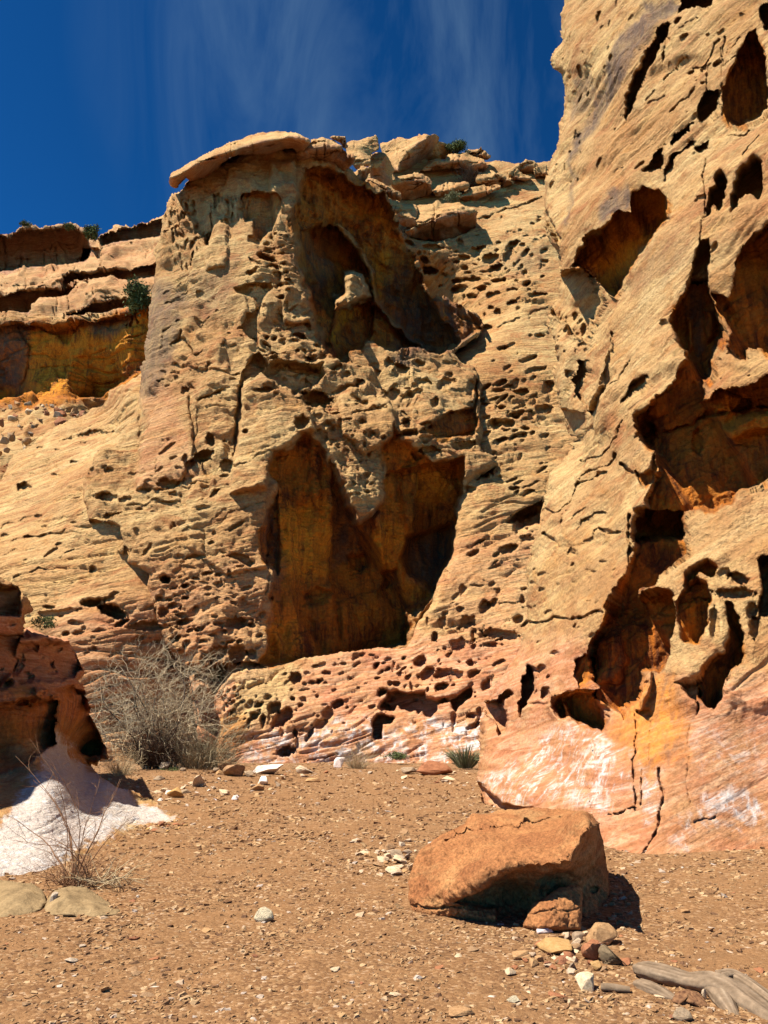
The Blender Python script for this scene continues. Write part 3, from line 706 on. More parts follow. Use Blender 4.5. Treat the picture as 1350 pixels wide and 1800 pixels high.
# ---- the near wall on the right
R3 = lambda p: T(1000, 900, 3.857, p)
R4 = lambda p: T(1100, 500, 4.0, p)
R5 = lambda p: T(1100, 0, 3.6, p)
R6 = lambda p: T(940, 300, 3.275, p)
WALL_POLYS = [
 (R3([(440,-20),(430,200),(385,340),(330,560),(290,660),(280,780),(190,880),(170,1000),(215,1200),(240,1300),(350,1370),(380,1410),(430,1330),(500,1290),
  (520,1180),(530,1090),(600,1080),(640,1100),(690,1000),(720,870),(740,700),(725,580),(690,530),(600,515),(520,560),(490,600),(520,520),(590,500),(610,430),
  (700,370),(790,280),(800,140),(770,80),(790,-20)]), 2.2, 'a'),
 (R3([(70,1020),(135,975),(215,1010),(225,1180),(190,1180),(110,1215),(65,1130)]), 0.7, 'a'),
 (R3([(20,1290),(100,1255),(230,1245),(260,1330),(290,1390),(250,1460),(235,1500),(150,1450),(90,1450),(40,1400)]), 0.9, 'a'),
 (R3([(750,620),(800,520),(870,470),(920,500),(960,560),(955,640),(945,760),(930,850),(880,915),(800,900),(770,800),(740,700)]), 0.9, 'a'),
 (R3([(790,520),(840,400),(900,350),(950,325),(1000,380),(985,470),(900,440),(850,480)]), 0.7, 'a'),
 (R3([(1070,640),(1110,640),(1150,730),(1190,880),(1180,1000),(1090,1110),(1060,1180),(1040,1310),(990,1360),(930,1340),(890,1290),(885,1150),(960,1050),(1050,990),(1085,900),(1075,760)]), 0.9, 'a'),
 (R3([(745,1180),(885,1160),(880,1290),(890,1340),(865,1395),(880,1300),(800,1240)]), 0.5, ''),
 (R3([(1285,340),(1380,300),(1380,720),(1290,740),(1280,640),(1310,560)]), 0.8, ''),
 (R4([(450,-10),(440,80),(340,200),(330,300),(360,410),(420,450),(430,530),(350,600),(250,760),(170,860),(85,920),(85,1010),(130,1120),(215,1180),(230,1320),
  (180,1440),(140,1560),(60,1620),(30,1790),(420,1790),(390,1640),(420,1600),(610,1600),(740,1530),(820,1440),(1010,1370),(1200,1330),(1200,560),(1010,590),(880,660),(740,700),
  (660,720),(590,800),(545,820),(545,700),(600,650),(595,540),(620,500),(640,410),(680,370),(690,300),(660,220),(600,80),(590,-10)]), 2.6, 'a'),
 (R4([(600,60),(700,80),(776,-112),(840,-250),(1010,-390),(1200,-400),(1200,470),(1010,480),(940,440),(850,450),(830,520),(790,520),(690,440),(680,400),(720,300),(640,170)]), 2.0, 'a'),
 (R4([(70,1290),(100,1340),(180,1300),(215,1200),(225,1290),(180,1400),(110,1430),(80,1380)]), 0.5, 'a'),
 (R5([(240,170),(270,155),(295,170),(270,250),(215,330),(150,430),(90,560),(40,690),(0,770),(0,640),(30,590),(60,480),(120,370),(180,270)]), 1.2, ''),
 (R5([(330,100),(350,20),(340,-60),(640,-60),(540,50),(480,60),(410,60),(380,80)]), 1.5, ''),
 (R5([(830,190),(880,340),(890,440),(900,700),(860,740),(720,800),(640,770),(610,700),(610,540),(690,420),(720,320),(760,260),(780,210)]), 1.9, 'a'),
 (R5([(510,560),(590,560),(600,600),(580,680),(510,760),(480,780),(450,750),(450,650),(480,590)]), 1.1, ''),
 (R5([(270,890),(300,840),(400,770),(430,770),(410,830),(350,880),(290,915)]), 0.8, ''),
 (R5([(420,920),(510,860),(510,920),(460,960)]), 0.6, ''),
 (R5([(115,1085),(150,1010),(210,920),(245,900),(245,1000),(230,1080),(170,1085)]), 0.9, ''),
 (R5([(220,1130),(240,1060),(290,970),(360,920),(430,880),(400,930),(320,990),(280,1080),(235,1135)]), 0.6, ''),
 (R5([(580,1120),(620,1110),(650,1200),(640,1290),(600,1370),(580,1330),(560,1320),(540,1400),(515,1410),(530,1290),(540,1210),(580,1190)]), 1.0, ''),
 (R5([(680,1290),(700,1180),(760,1080),(840,1030),(885,1050),(880,1200),(860,1290),(800,1260),(740,1290),(690,1390)]), 1.1, ''),
 (R5([(490,1560),(550,1540),(550,1640),(530,1720),(530,1800),(410,1800),(440,1660)]), 1.0, ''),
 (R5([(860,20),(1000,20),(1000,230),(880,200),(850,100)]), 1.2, ''),
 (R6([(210,550),(290,430),(280,390),(370,330),(440,290),(480,220),(545,235),(550,130),(610,80),(700,90),(760,140),(770,280),(710,330),(655,400),(580,520),(520,620),(460,740),(370,650),(330,600),(280,560)]), 3.0, 'a'),
 (R6([(100,640),(160,580),(220,560),(300,560),(340,600),(370,660),(380,760),(350,870),(320,860),(300,1000),(270,960),(240,960),(200,950),(180,880),(130,860),(90,830),(85,760)]), 2.6, ''),
 (R6([(230,1090),(280,1080),(300,1150),(280,1240),(260,1370),(215,1280),(225,1180)]), 1.0, ''),
 (R6([(120,1400),(180,1360),(250,1380),(255,1480),(210,1590),(160,1510)]), 1.2, ''),
 (R6([(30,210),(60,220),(120,320),(160,390),(150,450),(110,380),(60,310)]), 1.0, ''),
 (R6([(260,1375),(330,1365),(352,1230),(330,1360),(290,1410)]), 0.8, ''),
 (R6([(500,1310),(560,1220),(655,1180),(655,1240),(560,1290),(490,1340)]), 0.5, ''),
 (T(650, 1130, 4.5, [(890,480),(960,430),(1050,370),(1110,370),(1130,400),(1060,430),(1050,500),(1080,640),(1070,690),(1020,735),(995,700),(990,650),(950,590),(900,540)]), 1.3, ''),
 (T(650, 1130, 4.5, [(1190,400),(1200,270),(1250,170),(1285,210),(1300,390),(1270,500),(1215,600),(1180,560),(1145,470)]), 1.2, ''),
 (T(750, 1000, 2.25, [(525,550),(570,500),(620,490),(700,480),(730,570),(700,650),(640,620),(580,600),(540,605)]), 0.9, 'a'),
 (T(750, 1000, 2.25, [(205,840),(240,880),(300,935),(420,945),(430,960),(300,975),(250,1000),(235,990),(215,900)]), 0.6, ''),
]
PIT_R = R3([(1060,440,40,55),(1150,470,75,38,-25),(1130,580,130,40),(990,790,30,115),(1240,690,45,55),(1260,800,38,80),(520,1370,50,22),(210,320,25,12),(115,390,18,14),(90,20,60,20,40),(235,115,45,16,-20),(15,270,30,30),(545,1180,18,30)])
PIT_R += R5([(480,1260,45,22),(580,1600,18,45,-30),(485,410,28,32),(380,250,35,16,40),(520,220,14,16),(740,95,20,20)])
PIT_R += R4([(160,1040,60,85,0,1.0),(510,1110,38,85,0,1.2),(480,710,18,20),(650,910,90,30,20,1.0),(800,840,80,60,20,0.8),(270,280,28,28)])
PIT_R += T(750, 1000, 2.25, [(410,400,20,22),(445,400,22,28),(490,430,14,10),(505,335,20,12),(485,500,22,26),(440,495,10,14),(415,165,12,16),(397,220,16,28),(390,120,16,25),(360,200,18,20),(550,560,25,40),(460,545,40,8)])
CRACK_R = [(T(900, 550, 3.0, p), w, d) for p, w, d in (
 ([(165,1030),(235,1060),(300,1020),(325,900),(400,870),(490,845)], 5.0, 0.7), ([(340,1140),(430,1050),(455,1035)], 4.0, 0.5), ([(440,1130),(490,1150),(550,1140)], 4.0, 0.5),
 ([(570,800),(600,830),(645,840)], 5.0, 0.6), ([(100,1640),(220,1600),(380,1612),(500,1590)], 3.5, 0.5), ([(580,560),(560,650),(470,730),(350,770)], 2.5, 0.4),
 ([(540,740),(500,800),(400,830),(330,890)], 3.0, 0.4), ([(600,240),(560,340),(500,380)], 3.0, 0.35), ([(280,1130),(300,1050)], 2.5, 0.3), ([(440,360),(520,100)], 3.0, 0.4),
 ([(620,1060),(600,1300)], 4.0, 0.6), ([(200,1180),(260,1240),(330,1270)], 4.0, 0.4), ([(370,1200),(450,1100)], 2.5, 0.25))]
CRACK_R += [(R5(p), w, d) for p, w, d in (
 ([(595,300),(600,560),(600,700)], 2.2, 0.35), ([(510,420),(505,570)], 1.8, 0.3), ([(495,960),(495,1190)], 1.8, 0.3), ([(720,330),(600,420),(620,230)], 1.8, 0.25),
 ([(590,250),(500,370),(400,400)], 2.5, 0.35), ([(220,480),(270,430),(390,340)], 2.5, 0.35), ([(270,700),(400,570),(440,540)], 2.0, 0.25), ([(860,890),(790,960),(760,1010)], 2.5, 0.35),
 ([(500,1190),(505,1420),(490,1560)], 2.2, 0.4), ([(110,630),(160,560)], 2, 0.25), ([(230,390),(275,260)], 3.5, 0.5), ([(620,840),(720,840),(770,810)], 3, 0.35), ([(130,640),(220,590)], 2, 0.2),
 ([(350,200),(460,120)], 2.5, 0.3), ([(640,300),(720,230)], 2, 0.25))]
CRACK_R += [(T(750, 1000, 2.25, p), w, d) for p, w, d in (
 ([(920,790),(935,880),(920,990),(855,1140)], 3.2, 0.16), ([(830,580),(825,700),(815,760),(825,950)], 2.8, 0.2), ([(660,680),(665,800),(650,950)], 1.4, 0.08),
 ([(850,790),(845,930)], 2.0, 0.15), ([(885,600),(875,760)], 1.3, 0.08), ([(720,970),(830,940)], 2.5, 0.25), ([(415,215),(600,190),(720,190)], 3.0, 0.35),
 ([(1060,1005),(1140,985)], 2.5, 0.15), ([(1040,620),(1035,930)], 1.3, 0.05))]
FIN_R = R6([(300,1235),(440,920),(425,1000),(375,1160),(340,1320),(290,1370),(265,1375)])

# ---- left slickrock slope
PIT_E = T(0, 600, 3.0, [(500,480,90,20,5),(440,530,30,12),(350,500,35,10,20),(200,550,20,10),(295,560,15,7),(372,617,22,10),(120,762,38,24,10),
 (280,687,22,8),(155,688,18,6,10),(195,917,22,14),(230,977,18,8),(385,952,18,8),(20,1015,25,14,10),(270,1105,50,10,40),(480,1370,55,22,5),
 (590,1415,70,35,-20),(300,1430,110,20,8),(400,1487,35,10,10),(440,1508,15,12),(495,1612,14,10),(590,430,25,12),(480,1185,20,10,10),(360,1100,30,7,20),
 (600,1330,30,10,20),(640,1470,40,12,30)])
CRACK_E = [(T(0, 600, 3.0, p), w, d) for p, w, d in (
 ([(0,975),(100,940),(200,920)], 2.2, 0.4), ([(70,1240),(200,1195),(400,1190)], 2.2, 0.4), ([(0,1060),(150,1030),(450,1010)], 2.0, 0.35), ([(130,1030),(300,1010),(450,960)], 2.0, 0.3),
 ([(100,950),(300,940),(440,900)], 1.6, 0.25), ([(160,800),(400,760)], 1.6, 0.2), ([(0,860),(300,830),(430,800)], 1.5, 0.2), ([(60,700),(300,650),(500,610)], 1.5, 0.2),
 ([(0,1120),(200,1090)], 1.6, 0.25), ([(250,1290),(480,1220)], 1.5, 0.2), ([(550,280),(690,260)], 2.4, 0.4))]

# ---- far ledges on the left
F1 = lambda p: T(0, 200, 2.7, p)
FAR_POLYS = [
 (F1([(-200,600),(0,572),(120,552),(340,542),(420,572),(430,640),(400,700),(250,722),(0,747),(-200,760)]), 5.0, 'r'),
 (F1([(465,605),(500,572),(640,530),(790,492),(900,480),(900,560),(780,572),(600,602),(480,632)]), 4.0, 'r'),
 (F1([(395,640),(470,640),(480,690),(380,692)]), 6.0, ''),
 (F1([(300,775),(370,762),(520,742),(735,717),(900,700),(900,770),(725,777),(500,792),(350,812),(300,832)]), 3.5, 'r'),
 (F1([(-200,900),(0,872),(100,842),(280,842),(370,822),(330,862),(180,882),(130,942),(0,952),(-200,960)]), 4.0, 'r'),
 (F1([(300,942),(380,912),(600,872),(645,902),(480,947),(330,957)]), 3.0, 'r'),
 (F1([(-200,1030),(0,1022),(120,1012),(210,1017),(340,1002),(500,972),(620,952),(680,902),(716,868),(760,1000),(745,1180),(660,1230),(560,1292),(480,1352),(180,1354),(150,1322),(0,1360),(-200,1370)]), 7.0, 'a'),
]

TOWER_IN = [(T(350, 650, 2.4545, p), d, w) for p, d, w in (
 ([(560,400),(572,600),(566,900),(600,1240),(890,1190),(905,1110),(890,1040),(1000,990),(1060,890),(1110,720),(1145,500),(1140,380),(800,440),(800,560),(685,665),(610,500)], 1.0, 3.0),
 ([(880,720),(1110,640),(1060,890),(1000,960),(900,900),(850,820)], 1.6, 22.0), ([(640,800),(720,790),(730,850),(690,880),(650,860)], 0.6, 6.0), ([(440,960),(520,930),(580,960),(540,1010),(450,1020)], 0.5, 8.0),
 ([(780,880),(850,860),(850,930),(800,950)], 0.6, 8.0), ([(300,560),(340,520),(350,800),(330,900),(290,800)], 0.5, 4.0))]
TOWER_RIBS = [(T(350, 650, 2.4545, p), h, r) for p, h, r in (
 ([(740,640),(790,600),(800,900),(760,1000),(730,860)], 0.5, 12), ([(880,420),(940,400),(950,620),(900,700),(870,560)], 0.4, 12), ([(600,1000),(760,960),(880,1060),(880,1180),(600,1230)], 0.5, 30), ([(470,300),(500,320),(530,420),(520,620),(480,560)], 0.4, 8))]
TOWER_LIFT = [
 ([(428,690),(470,672),(530,700),(556,765),(540,765),(480,800),(470,865),(405,870),(412,780)], 0.9, 9), ([(596,690),(660,662),(690,690),(702,760),(640,800),(600,765)], 0.8, 9), ([(724,645),(838,655),(842,758),(735,770)], 0.5, 8),
 ([(262,650),(330,690),(345,800),(300,850),(235,858),(246,710)], 0.45, 7), ([(362,345),(400,340),(400,470),(365,480)], 0.45, 8), ([(472,280),(518,275),(528,480),(548,570),(500,560),(482,420)], 0.9, 10),
 ([(330,880),(470,850),(468,1000),(400,1010),(330,960)], 0.4, 8), ([(265,560),(300,540),(400,600),(400,660),(300,640)], 0.35, 8)]
def band(line, w):
    return [(x - w, y + w * 0.3) for x, y in line] + [(x + w, y - w * 0.3) for x, y in reversed(line)]

A2 = lambda p: T(350, 650, 2.4545, p)
P6 = lambda p: T(480, 270, 3.5526, p)
TOWER_MASKS = [('gold', A2([(350,600),(540,560),(560,700),(560,880),(470,900),(360,880)]), 12, 1.0), ('gold', A2([(780,660),(860,640),(870,700),(800,860),(760,840)]), 8, 0.9), ('gold', A2([(900,440),(1080,440),(1060,560),(920,560)]), 10, 0.8),
 ('gold', A2([(300,1120),(420,1060),(440,1200),(300,1240)]), 10, 0.6), ('gold', A2([(640,1020),(760,980),(780,1100),(640,1120)]), 14, 0.5), ('gold', A2([(890,900),(1010,920),(960,1000),(880,990)]), 8, 0.6),
 ('varn_shade', A2([(560,460),(640,600),(690,680),(680,800),(580,860),(566,700)]), 8, 0.6), ('varn_shade', A2([(280,640),(340,560),(360,900),(330,1000),(300,860)]), 8, 0.6), ('varn_shade', A2([(880,760),(1100,660),(1060,900),(1000,960),(900,900)]), 16, 0.8), ('varn_shade', A2([(700,620),(790,580),(790,680),(720,700)]), 8, 0.5),  # dark streaks plus painted shade in the wedge, left edge and hollow
 ('gold', P6([(640,600),(740,560),(740,800),(640,930),(630,760)]), 8, 0.9), ('gold', P6([(390,1010),(490,950),(610,930),(560,980),(420,1080),(400,1240),(370,1180)]), 4, 1.0), ('gold', P6([(1060,930),(1110,930),(1110,1180),(1060,1190)]), 5, 0.8), ('gold', P6([(1150,1010),(1220,1010),(1280,1120),(1170,1160)]), 6, 0.7),
 ('gold', P6([(650,260),(720,330),(740,430),(660,420)]), 8, 0.6), ('varn_shade', P6([(940,880),(1060,890),(1050,1200),(900,1130)]), 6, 0.7), ('varn_shade', P6([(180,480),(380,420),(400,700),(260,880)]), 12, 0.5), ('varn_shade', P6([(680,720),(900,760),(900,1000),(700,960)]), 14, 0.5)]  # dark patches here deepen the recess shade in the colour
# ================================================================ the canyon
def gz(x, y):
    """height of the wash floor"""
    x = np.asarray(x, float); y = np.asarray(y, float)
    p = np.stack([x, y, np.zeros_like(x)], -1)
    z = 0.05 * fbm(p / 3.0, 2, seed=3) * sstep(2, 6, np.hypot(x, y)) 
    z = z + 0.10 * sstep(0.5, 2.6, x - 2.6 - 0.0 * y) * sstep(14, 8, y)          # sand bank against the near wall
    z = z + 0.30 * np.exp(-((x + 6.0) / 3.0) ** 2 - ((y - 23.5) / 3.5) ** 2)      # mound under the dry bush
    return z
def build_ground():
    th = np.concatenate([np.linspace(-180, -42, 60)[:-1], np.linspace(-42, 42, 640), np.linspace(42, 180, 60)[1:]])
    r = np.geomspace(0.4, 420, 560)
    TH, R = np.meshgrid(np.radians(th), r)
    X = R * np.sin(TH); Y = R * np.cos(TH)
    p = np.stack([X, Y, np.zeros_like(X)], -1)
    Z = gz(X, Y)
    fade = sstep(60, 20, R)
    Z = Z + fade * (0.008 * fbm(p / 0.35, 3, seed=8) + 0.006 * fbm(p / 0.09, 2, seed=9) * sstep(16, 8, R))
    V = np.stack([X, Y, Z], -1).reshape(-1, 3)
    H, W = X.shape
    i = np.arange(H * W).reshape(H, W)
    q = np.stack([i[:-1, :-1], i[:-1, 1:], i[1:, 1:], i[1:, :-1]], -1).reshape(-1, 4)
    m, nt, b = new_mat('wash_gravel'); n = NB(nt)
    tc = n.n('ShaderNodeTexCoord').outputs['Object']
    vo = n.n('ShaderNodeTexVoronoi'); vo.inputs['Scale'].default_value = 38; vo.inputs['Randomness'].default_value = 1
    dv = n.mix(0.1, tc, (0, 0, 0)); n.l(n.mapping(tc, (1, 1, 0.2)), vo.inputs['Vector'])
    vs = n.n('ShaderNodeSeparateColor'); n.l(vo.outputs['Color'], vs.inputs[0])
    col = n.ramp(vs.outputs[0], [(0.0, (0.115, 0.058, 0.027)), (0.4, (0.19, 0.102, 0.044)), (0.75, (0.25, 0.145, 0.066)), (0.93, (0.33, 0.21, 0.11)), (1.0, (0.42, 0.31, 0.2))])
    big = n.noise(tc, 0.55, 6, 0.6, 0.5)
    col = n.mix(n.ramp(big, [(0.42, 0), (0.62, 0.8)]), col, (0.225, 0.125, 0.056))
    med = n.noise(tc, 4.0, 6, 0.65)
    col = n.mix(0.4, col, n.ramp(med, [(0.3, 0.3), (0.7, 0.72)]), 'OVERLAY')
    col = n.mix(1.0, col, (0.88, 0.81, 0.76), 'MULTIPLY')
    n.l(col, b.inputs['Base Color'])
    vh = n.n('ShaderNodeTexVoronoi'); vh.inputs['Scale'].default_value = 38; n.l(n.mapping(tc, (1, 1, 0.2)), vh.inputs['Vector'])
    hh = n.math('ADD', n.math('MULTIPLY', vh.outputs['Distance'], -0.6), n.math('MULTIPLY', n.noise(tc, 75, 4, 0.7), 0.8))
    bp = n.n('ShaderNodeBump'); bp.inputs['Strength'].default_value = 0.75; bp.inputs['Distance'].default_value = 0.02
    n.l(hh, bp.inputs['Height']); n.l(bp.outputs[0], b.inputs['Normal'])
    o = link_mesh('wash_floor', V, [q], m)
    tag(o, kind='structure')
build_ground()

P8_UNDER = T(600, 220, 3.5526, [(395,672),(470,632),(560,592),(640,560),(700,542),(780,530),(850,545),(835,642),(760,678),(690,712),(600,728),(500,715),(425,700)])
BEDC = math.radians(20)
# ---- far ledges
_r = random.Random(8)
FAR_JOINTS = []
for (y0, y1, n_) in ((545, 735, 9), (640, 760, 7), (760, 860, 8), (850, 960, 9), (960, 1010, 6)):
    for _ in range(n_):
        x_ = _r.uniform(-60, 780); a_ = _r.uniform(y0, y1 - 40)
        FAR_JOINTS.append((F1([(x_, a_), (x_ + _r.uniform(-12, 12), a_ + _r.uniform(40, y1 - y0))]), 1.7, 1.0))
    for _ in range(3):
        x_ = _r.uniform(-60, 500); a_ = _r.uniform(y0, y1)
        FAR_JOINTS.append((F1([(x_, a_), (x_ + _r.uniform(120, 300), a_ - _r.uniform(4, 22))]), 1.6, 0.9))
far = relief('far_ledge_cliff',
    [(-260,430),(-80,400)] + F1([(0,560),(60,545),(105,528),(130,515),(200,518),(260,515),(340,527),(400,553),(430,585),(455,600),(475,585),(495,560),(600,530),(690,505),(740,485),(790,478)]) +
    [(330,380),(330,760),(150,790),(60,860),(-260,900)],
    [(-250,570,80),(0,570,80),(130,572,80),(250,530,78),(262,520,78),(-250,720,80),(0,720,80),(180,715,80),(0,540,84),(250,490,84),(0,480,92),(270,460,90),
     (0,420,100),(280,400,98),(130,400,102),(280,375,104),(0,395,104),(-250,420,104),(0,780,66),(100,740,70),(250,660,78),(320,560,78),(-250,850,60),(60,850,62),(330,400,98),(330,700,76)],
    M_FAR, step=1.75, insets=[(rough(p, 3, 8, 3), 2.0 if k == 'a' else d, 3.0, 0.34 if k == 'a' else (2.3 if k == 'r' else 0.0)) for p, d, k in FAR_POLYS],
    cracks=FAR_JOINTS + [(F1([(140,1210),(400,1150),(560,1100),(700,1040)]), 1.6, 0.5), (F1([(0,1180),(120,1150),(330,1130)]), 1.6, 0.4), (F1([(90,1030),(150,1110),(100,1300)]), 3.0, 0.8)],
    masks=[('gold', F1([(150,1060),(340,1030),(520,1010),(700,930),(700,1150),(600,1220),(480,1330),(200,1340),(120,1250)]), 14, 0.85), ('amber', F1([(-200,1010),(200,1010),(500,960),(720,870),(740,1200),(500,1360),(-200,1400)]), 6, 0.95),
           ('red', F1([(-200,540),(800,470),(760,830),(620,930),(300,960),(-200,960)]), 12, 0.35), *[('red', p, 4, 1.0) for p, d, k in FAR_POLYS if k == 'r'], *[('varn_shade', p, 4, 0.55) for p, d, k in FAR_POLYS if k == 'r'],  # risers coloured darker to paint in their shade
           ('varn_shade', F1([(-200,1010),(130,1010),(140,1150),(100,1300),(-200,1330)]), 12, 0.9), ('varn_shade', F1([(380,995),(560,970),(660,920),(640,990),(520,1080),(440,1050)]), 8, 0.8),
           ('varn_shade', F1([(-200,540),(430,520),(430,660),(-200,740)]), 10, 0.5)],  # top cap band, its shade painted into the colour
    noise=[('fbm', 0.5, 9), ('facet', 1.0, 4.0), ('facet', 0.4, 1.6), ('bed', 0.25, 2.6), ('part', 0.6, 1.3), ('fine', 0.12, 0.9)], bed=math.radians(6), back=25, seed=21, edge_r=1.0, edge_w=8, warp=2.2, drapes=[(FAR_POLYS[-1][0], 10, 0.2, 2.2)])
tag(far, kind='structure')

# ---- left slickrock slope
slope = relief('slickrock_slope',
    [(-260,790),(-60,790),(0,842),(20,800),(60,772),(115,742),(140,732),(180,712),(197,684),(225,668),(255,650),(300,650),(330,900),(400,1100),(400,1380),(-260,1380)],
    [(255,650,48),(180,712,50),(60,770,50),(0,840,48),(225,690,45.5),(200,800,42),(100,850,43),(165,880,39.5),(100,950,39),(0,1000,38),(210,1000,36.8),(240,1060,35.8),(150,1150,34.5),
     (250,1200,35.2),(0,1150,35.5),(300,1250,36.5),(-250,800,52),(-250,1250,34),(300,700,46),(320,1000,37.5),(250,1370,34.6),(0,1370,34),(400,1370,37),(390,1150,39)],
    M_FAR, step=1.75, pits=PIT_E + PIT_P10, cracks=CRACK_E,
    zones=[([(0,860),(150,860),(160,1100),(0,1010)], 26, 1.5, 5, 3.0, 14), ([(60,1040),(250,1050),(330,1180),(150,1180)], 45, 1.5, 7, 2.2, 14), ([(20,800),(200,720),(240,800),(20,850)], 14, 1.5, 4, 3, 10)],
    masks=[('red', [(100,1060),(330,1040),(400,1400),(0,1400)], 40, 0.55)],
    noise=[('fbm', 0.45, 8), ('bed', 0.10, 1.0), ('part', 0.34, 0.9), ('part', 0.2, 0.45), ('fine', 0.03, 0.3), ('scale', 0.07, 2.2)],
    calm=[([(0,850),(150,850),(150,1040),(0,1020)], 25, 0.7)], bed=math.radians(9), back=6, seed=31, edge_r=0.8)
tag(slope, kind='structure')

# ---- back slope with the holes and the red apron
APRON_TOP = [(440,1170),(468,1168),(510,1162),(560,1155),(600,1146),(640,1140),(690,1136),(715,1135)]
back_slope = relief('pitted_cliff',
    [(600,300),(650,302),(690,292),(740,282),(860,284),(905,290),(960,288),(1030,285),(1060,700),(1020,1000),(960,1200),(930,1380),(880,1385),(640,1385),(380,1380),
     (376,1340),(385,1290),(388,1245),(392,1210),(404,1186)] + APRON_TOP + [(724,1118),(742,1085),(765,1040),(785,1000),(798,965),(800,930),(802,905),(818,862),(818,815),(760,720),(700,640),(600,500)],
    [(400,1345,33.5),(650,1345,33.5),(870,1345,32),(640,1380,33),(380,1380,32),(900,1380,31),(400,1290,33.6),(400,1250,33.8),(420,1195,34.8),(560,1160,36.2),(715,1140,37),(470,1210,34.7),
     (650,1240,34.5),(520,1260,33.9),(850,1230,34.2),(780,1240,34.2),(650,1290,33.7),(780,1290,33.5),(550,1300,33.6),
     (760,1050,38.3),(900,1100,37.2),(800,950,41),(900,950,41),(830,830,43.5),(950,830,44.5),(850,700,48.5),(960,700,50),(800,640,52),(960,600,55),(760,545,67),(700,600,66),(640,560,66),(850,575,56.5),(900,500,59),
     (750,430,62),(850,420,63),(950,400,64),(720,330,68),(850,310,72),(960,310,72),(1030,300,72),(1030,900,43),(620,500,66),(640,320,67),(960,1250,33.5)],
    M_FAR, step=1.75, pit_k=2.9, pits=PIT_A + PIT_B + PIT_C + PIT_AP,
    insets=[(p, 1.7, 3.0) for p in AP_POLY] + [(BIG_NOTCH, 2.0, 4), (P8_UNDER, 3.6, 4)],
    cracks=[(T(600, 220, 3.5526, [(838,602),(1000,545),(1130,505),(1250,460)]), 3.0, 1.2), (T(600,220,3.5526,[(870,500),(1000,430),(1200,370)]), 2, 0.6),
            (T(700,380,4.5,[(740,880),(900,820),(1050,775),(1190,715)]), 1.8, 0.5), (T(680,900,4.5,[(880,715),(960,710),(1060,690)]), 1.8, 0.4), (T(680,900,4.5,[(640,580),(780,565),(880,600)]), 1.8, 0.4),
            (T(380,1130,4.5,[(700,915),(820,895),(960,880)]), 2, 0.3)],
    zones=[([(740,420),(960,380),(960,560),(870,560),(760,500)], 120, 1.0, 4.5, 1.7, 15), ([(830,680),(970,650),(960,900),(850,820)], 150, 1.0, 6, 2.6, 22),
           ([(800,980),(960,920),(930,1130),(760,1130)], 45, 1.5, 6, 2.0, 25), ([(400,1200),(640,1150),(700,1160),(640,1240),(430,1290)], 60, 1.3, 5, 1.8, 25),
           ([(390,1190),(430,1190),(430,1250),(390,1260)], 40, 2, 5, 2.0, 50), ([(650,1150),(860,1130),(840,1250),(680,1230)], 55, 1.5, 7, 1.6, 35), ([(420,1270),(860,1250),(860,1290),(420,1310)], 30, 1.5, 5, 2.6, 85)],
    masks=[('red', [(560,1150),(720,1110),(960,1130),(980,1400),(380,1400),(380,1330),(480,1260)], 26, 0.95), ('red', [(380,1180),(420,1190),(400,1260),(380,1260)], 10, 0.8), ('red', [(760,960),(960,900),(960,1140),(760,1140)], 40, 0.35),
           ('salt', [(430,1290),(520,1290),(600,1260),(640,1265),(680,1290),(760,1270),(870,1260),(890,1350),(430,1350)], 12, 1.0), ('salt', [(430,1300),(500,1300),(500,1335),(430,1340)], 8, 0.8),
           ('amber', [(386,1255),(432,1255),(430,1330),(380,1330)], 8, 0.55), ('amber', T(650,1130,4.5,[(100,650),(600,600),(900,640),(900,760),(100,760)]), 14, 0.3),
           ('varn_shade', [(890,440),(960,420),(955,470),(880,480)], 20, 0.3)],
    noise=[('fbm', 0.5, 7), ('bed', 0.11, 0.95), ('part', 0.3, 0.8), ('part', 0.17, 0.4), ('fine', 0.035, 0.3), ('scale', 0.08, 2.0)],
    calm=[([(780,620),(965,530),(965,640),(820,680)], 14, 0.4), ([(815,840),(960,850),(900,960),(810,960)], 20, 0.8), ([(480,1180),(700,1140),(640,1250),(480,1260)], 20, 0.7)], bed=BEDC, back=10, seed=41, edge_r=0.9, edge_w=10)
tag(back_slope, kind='structure')

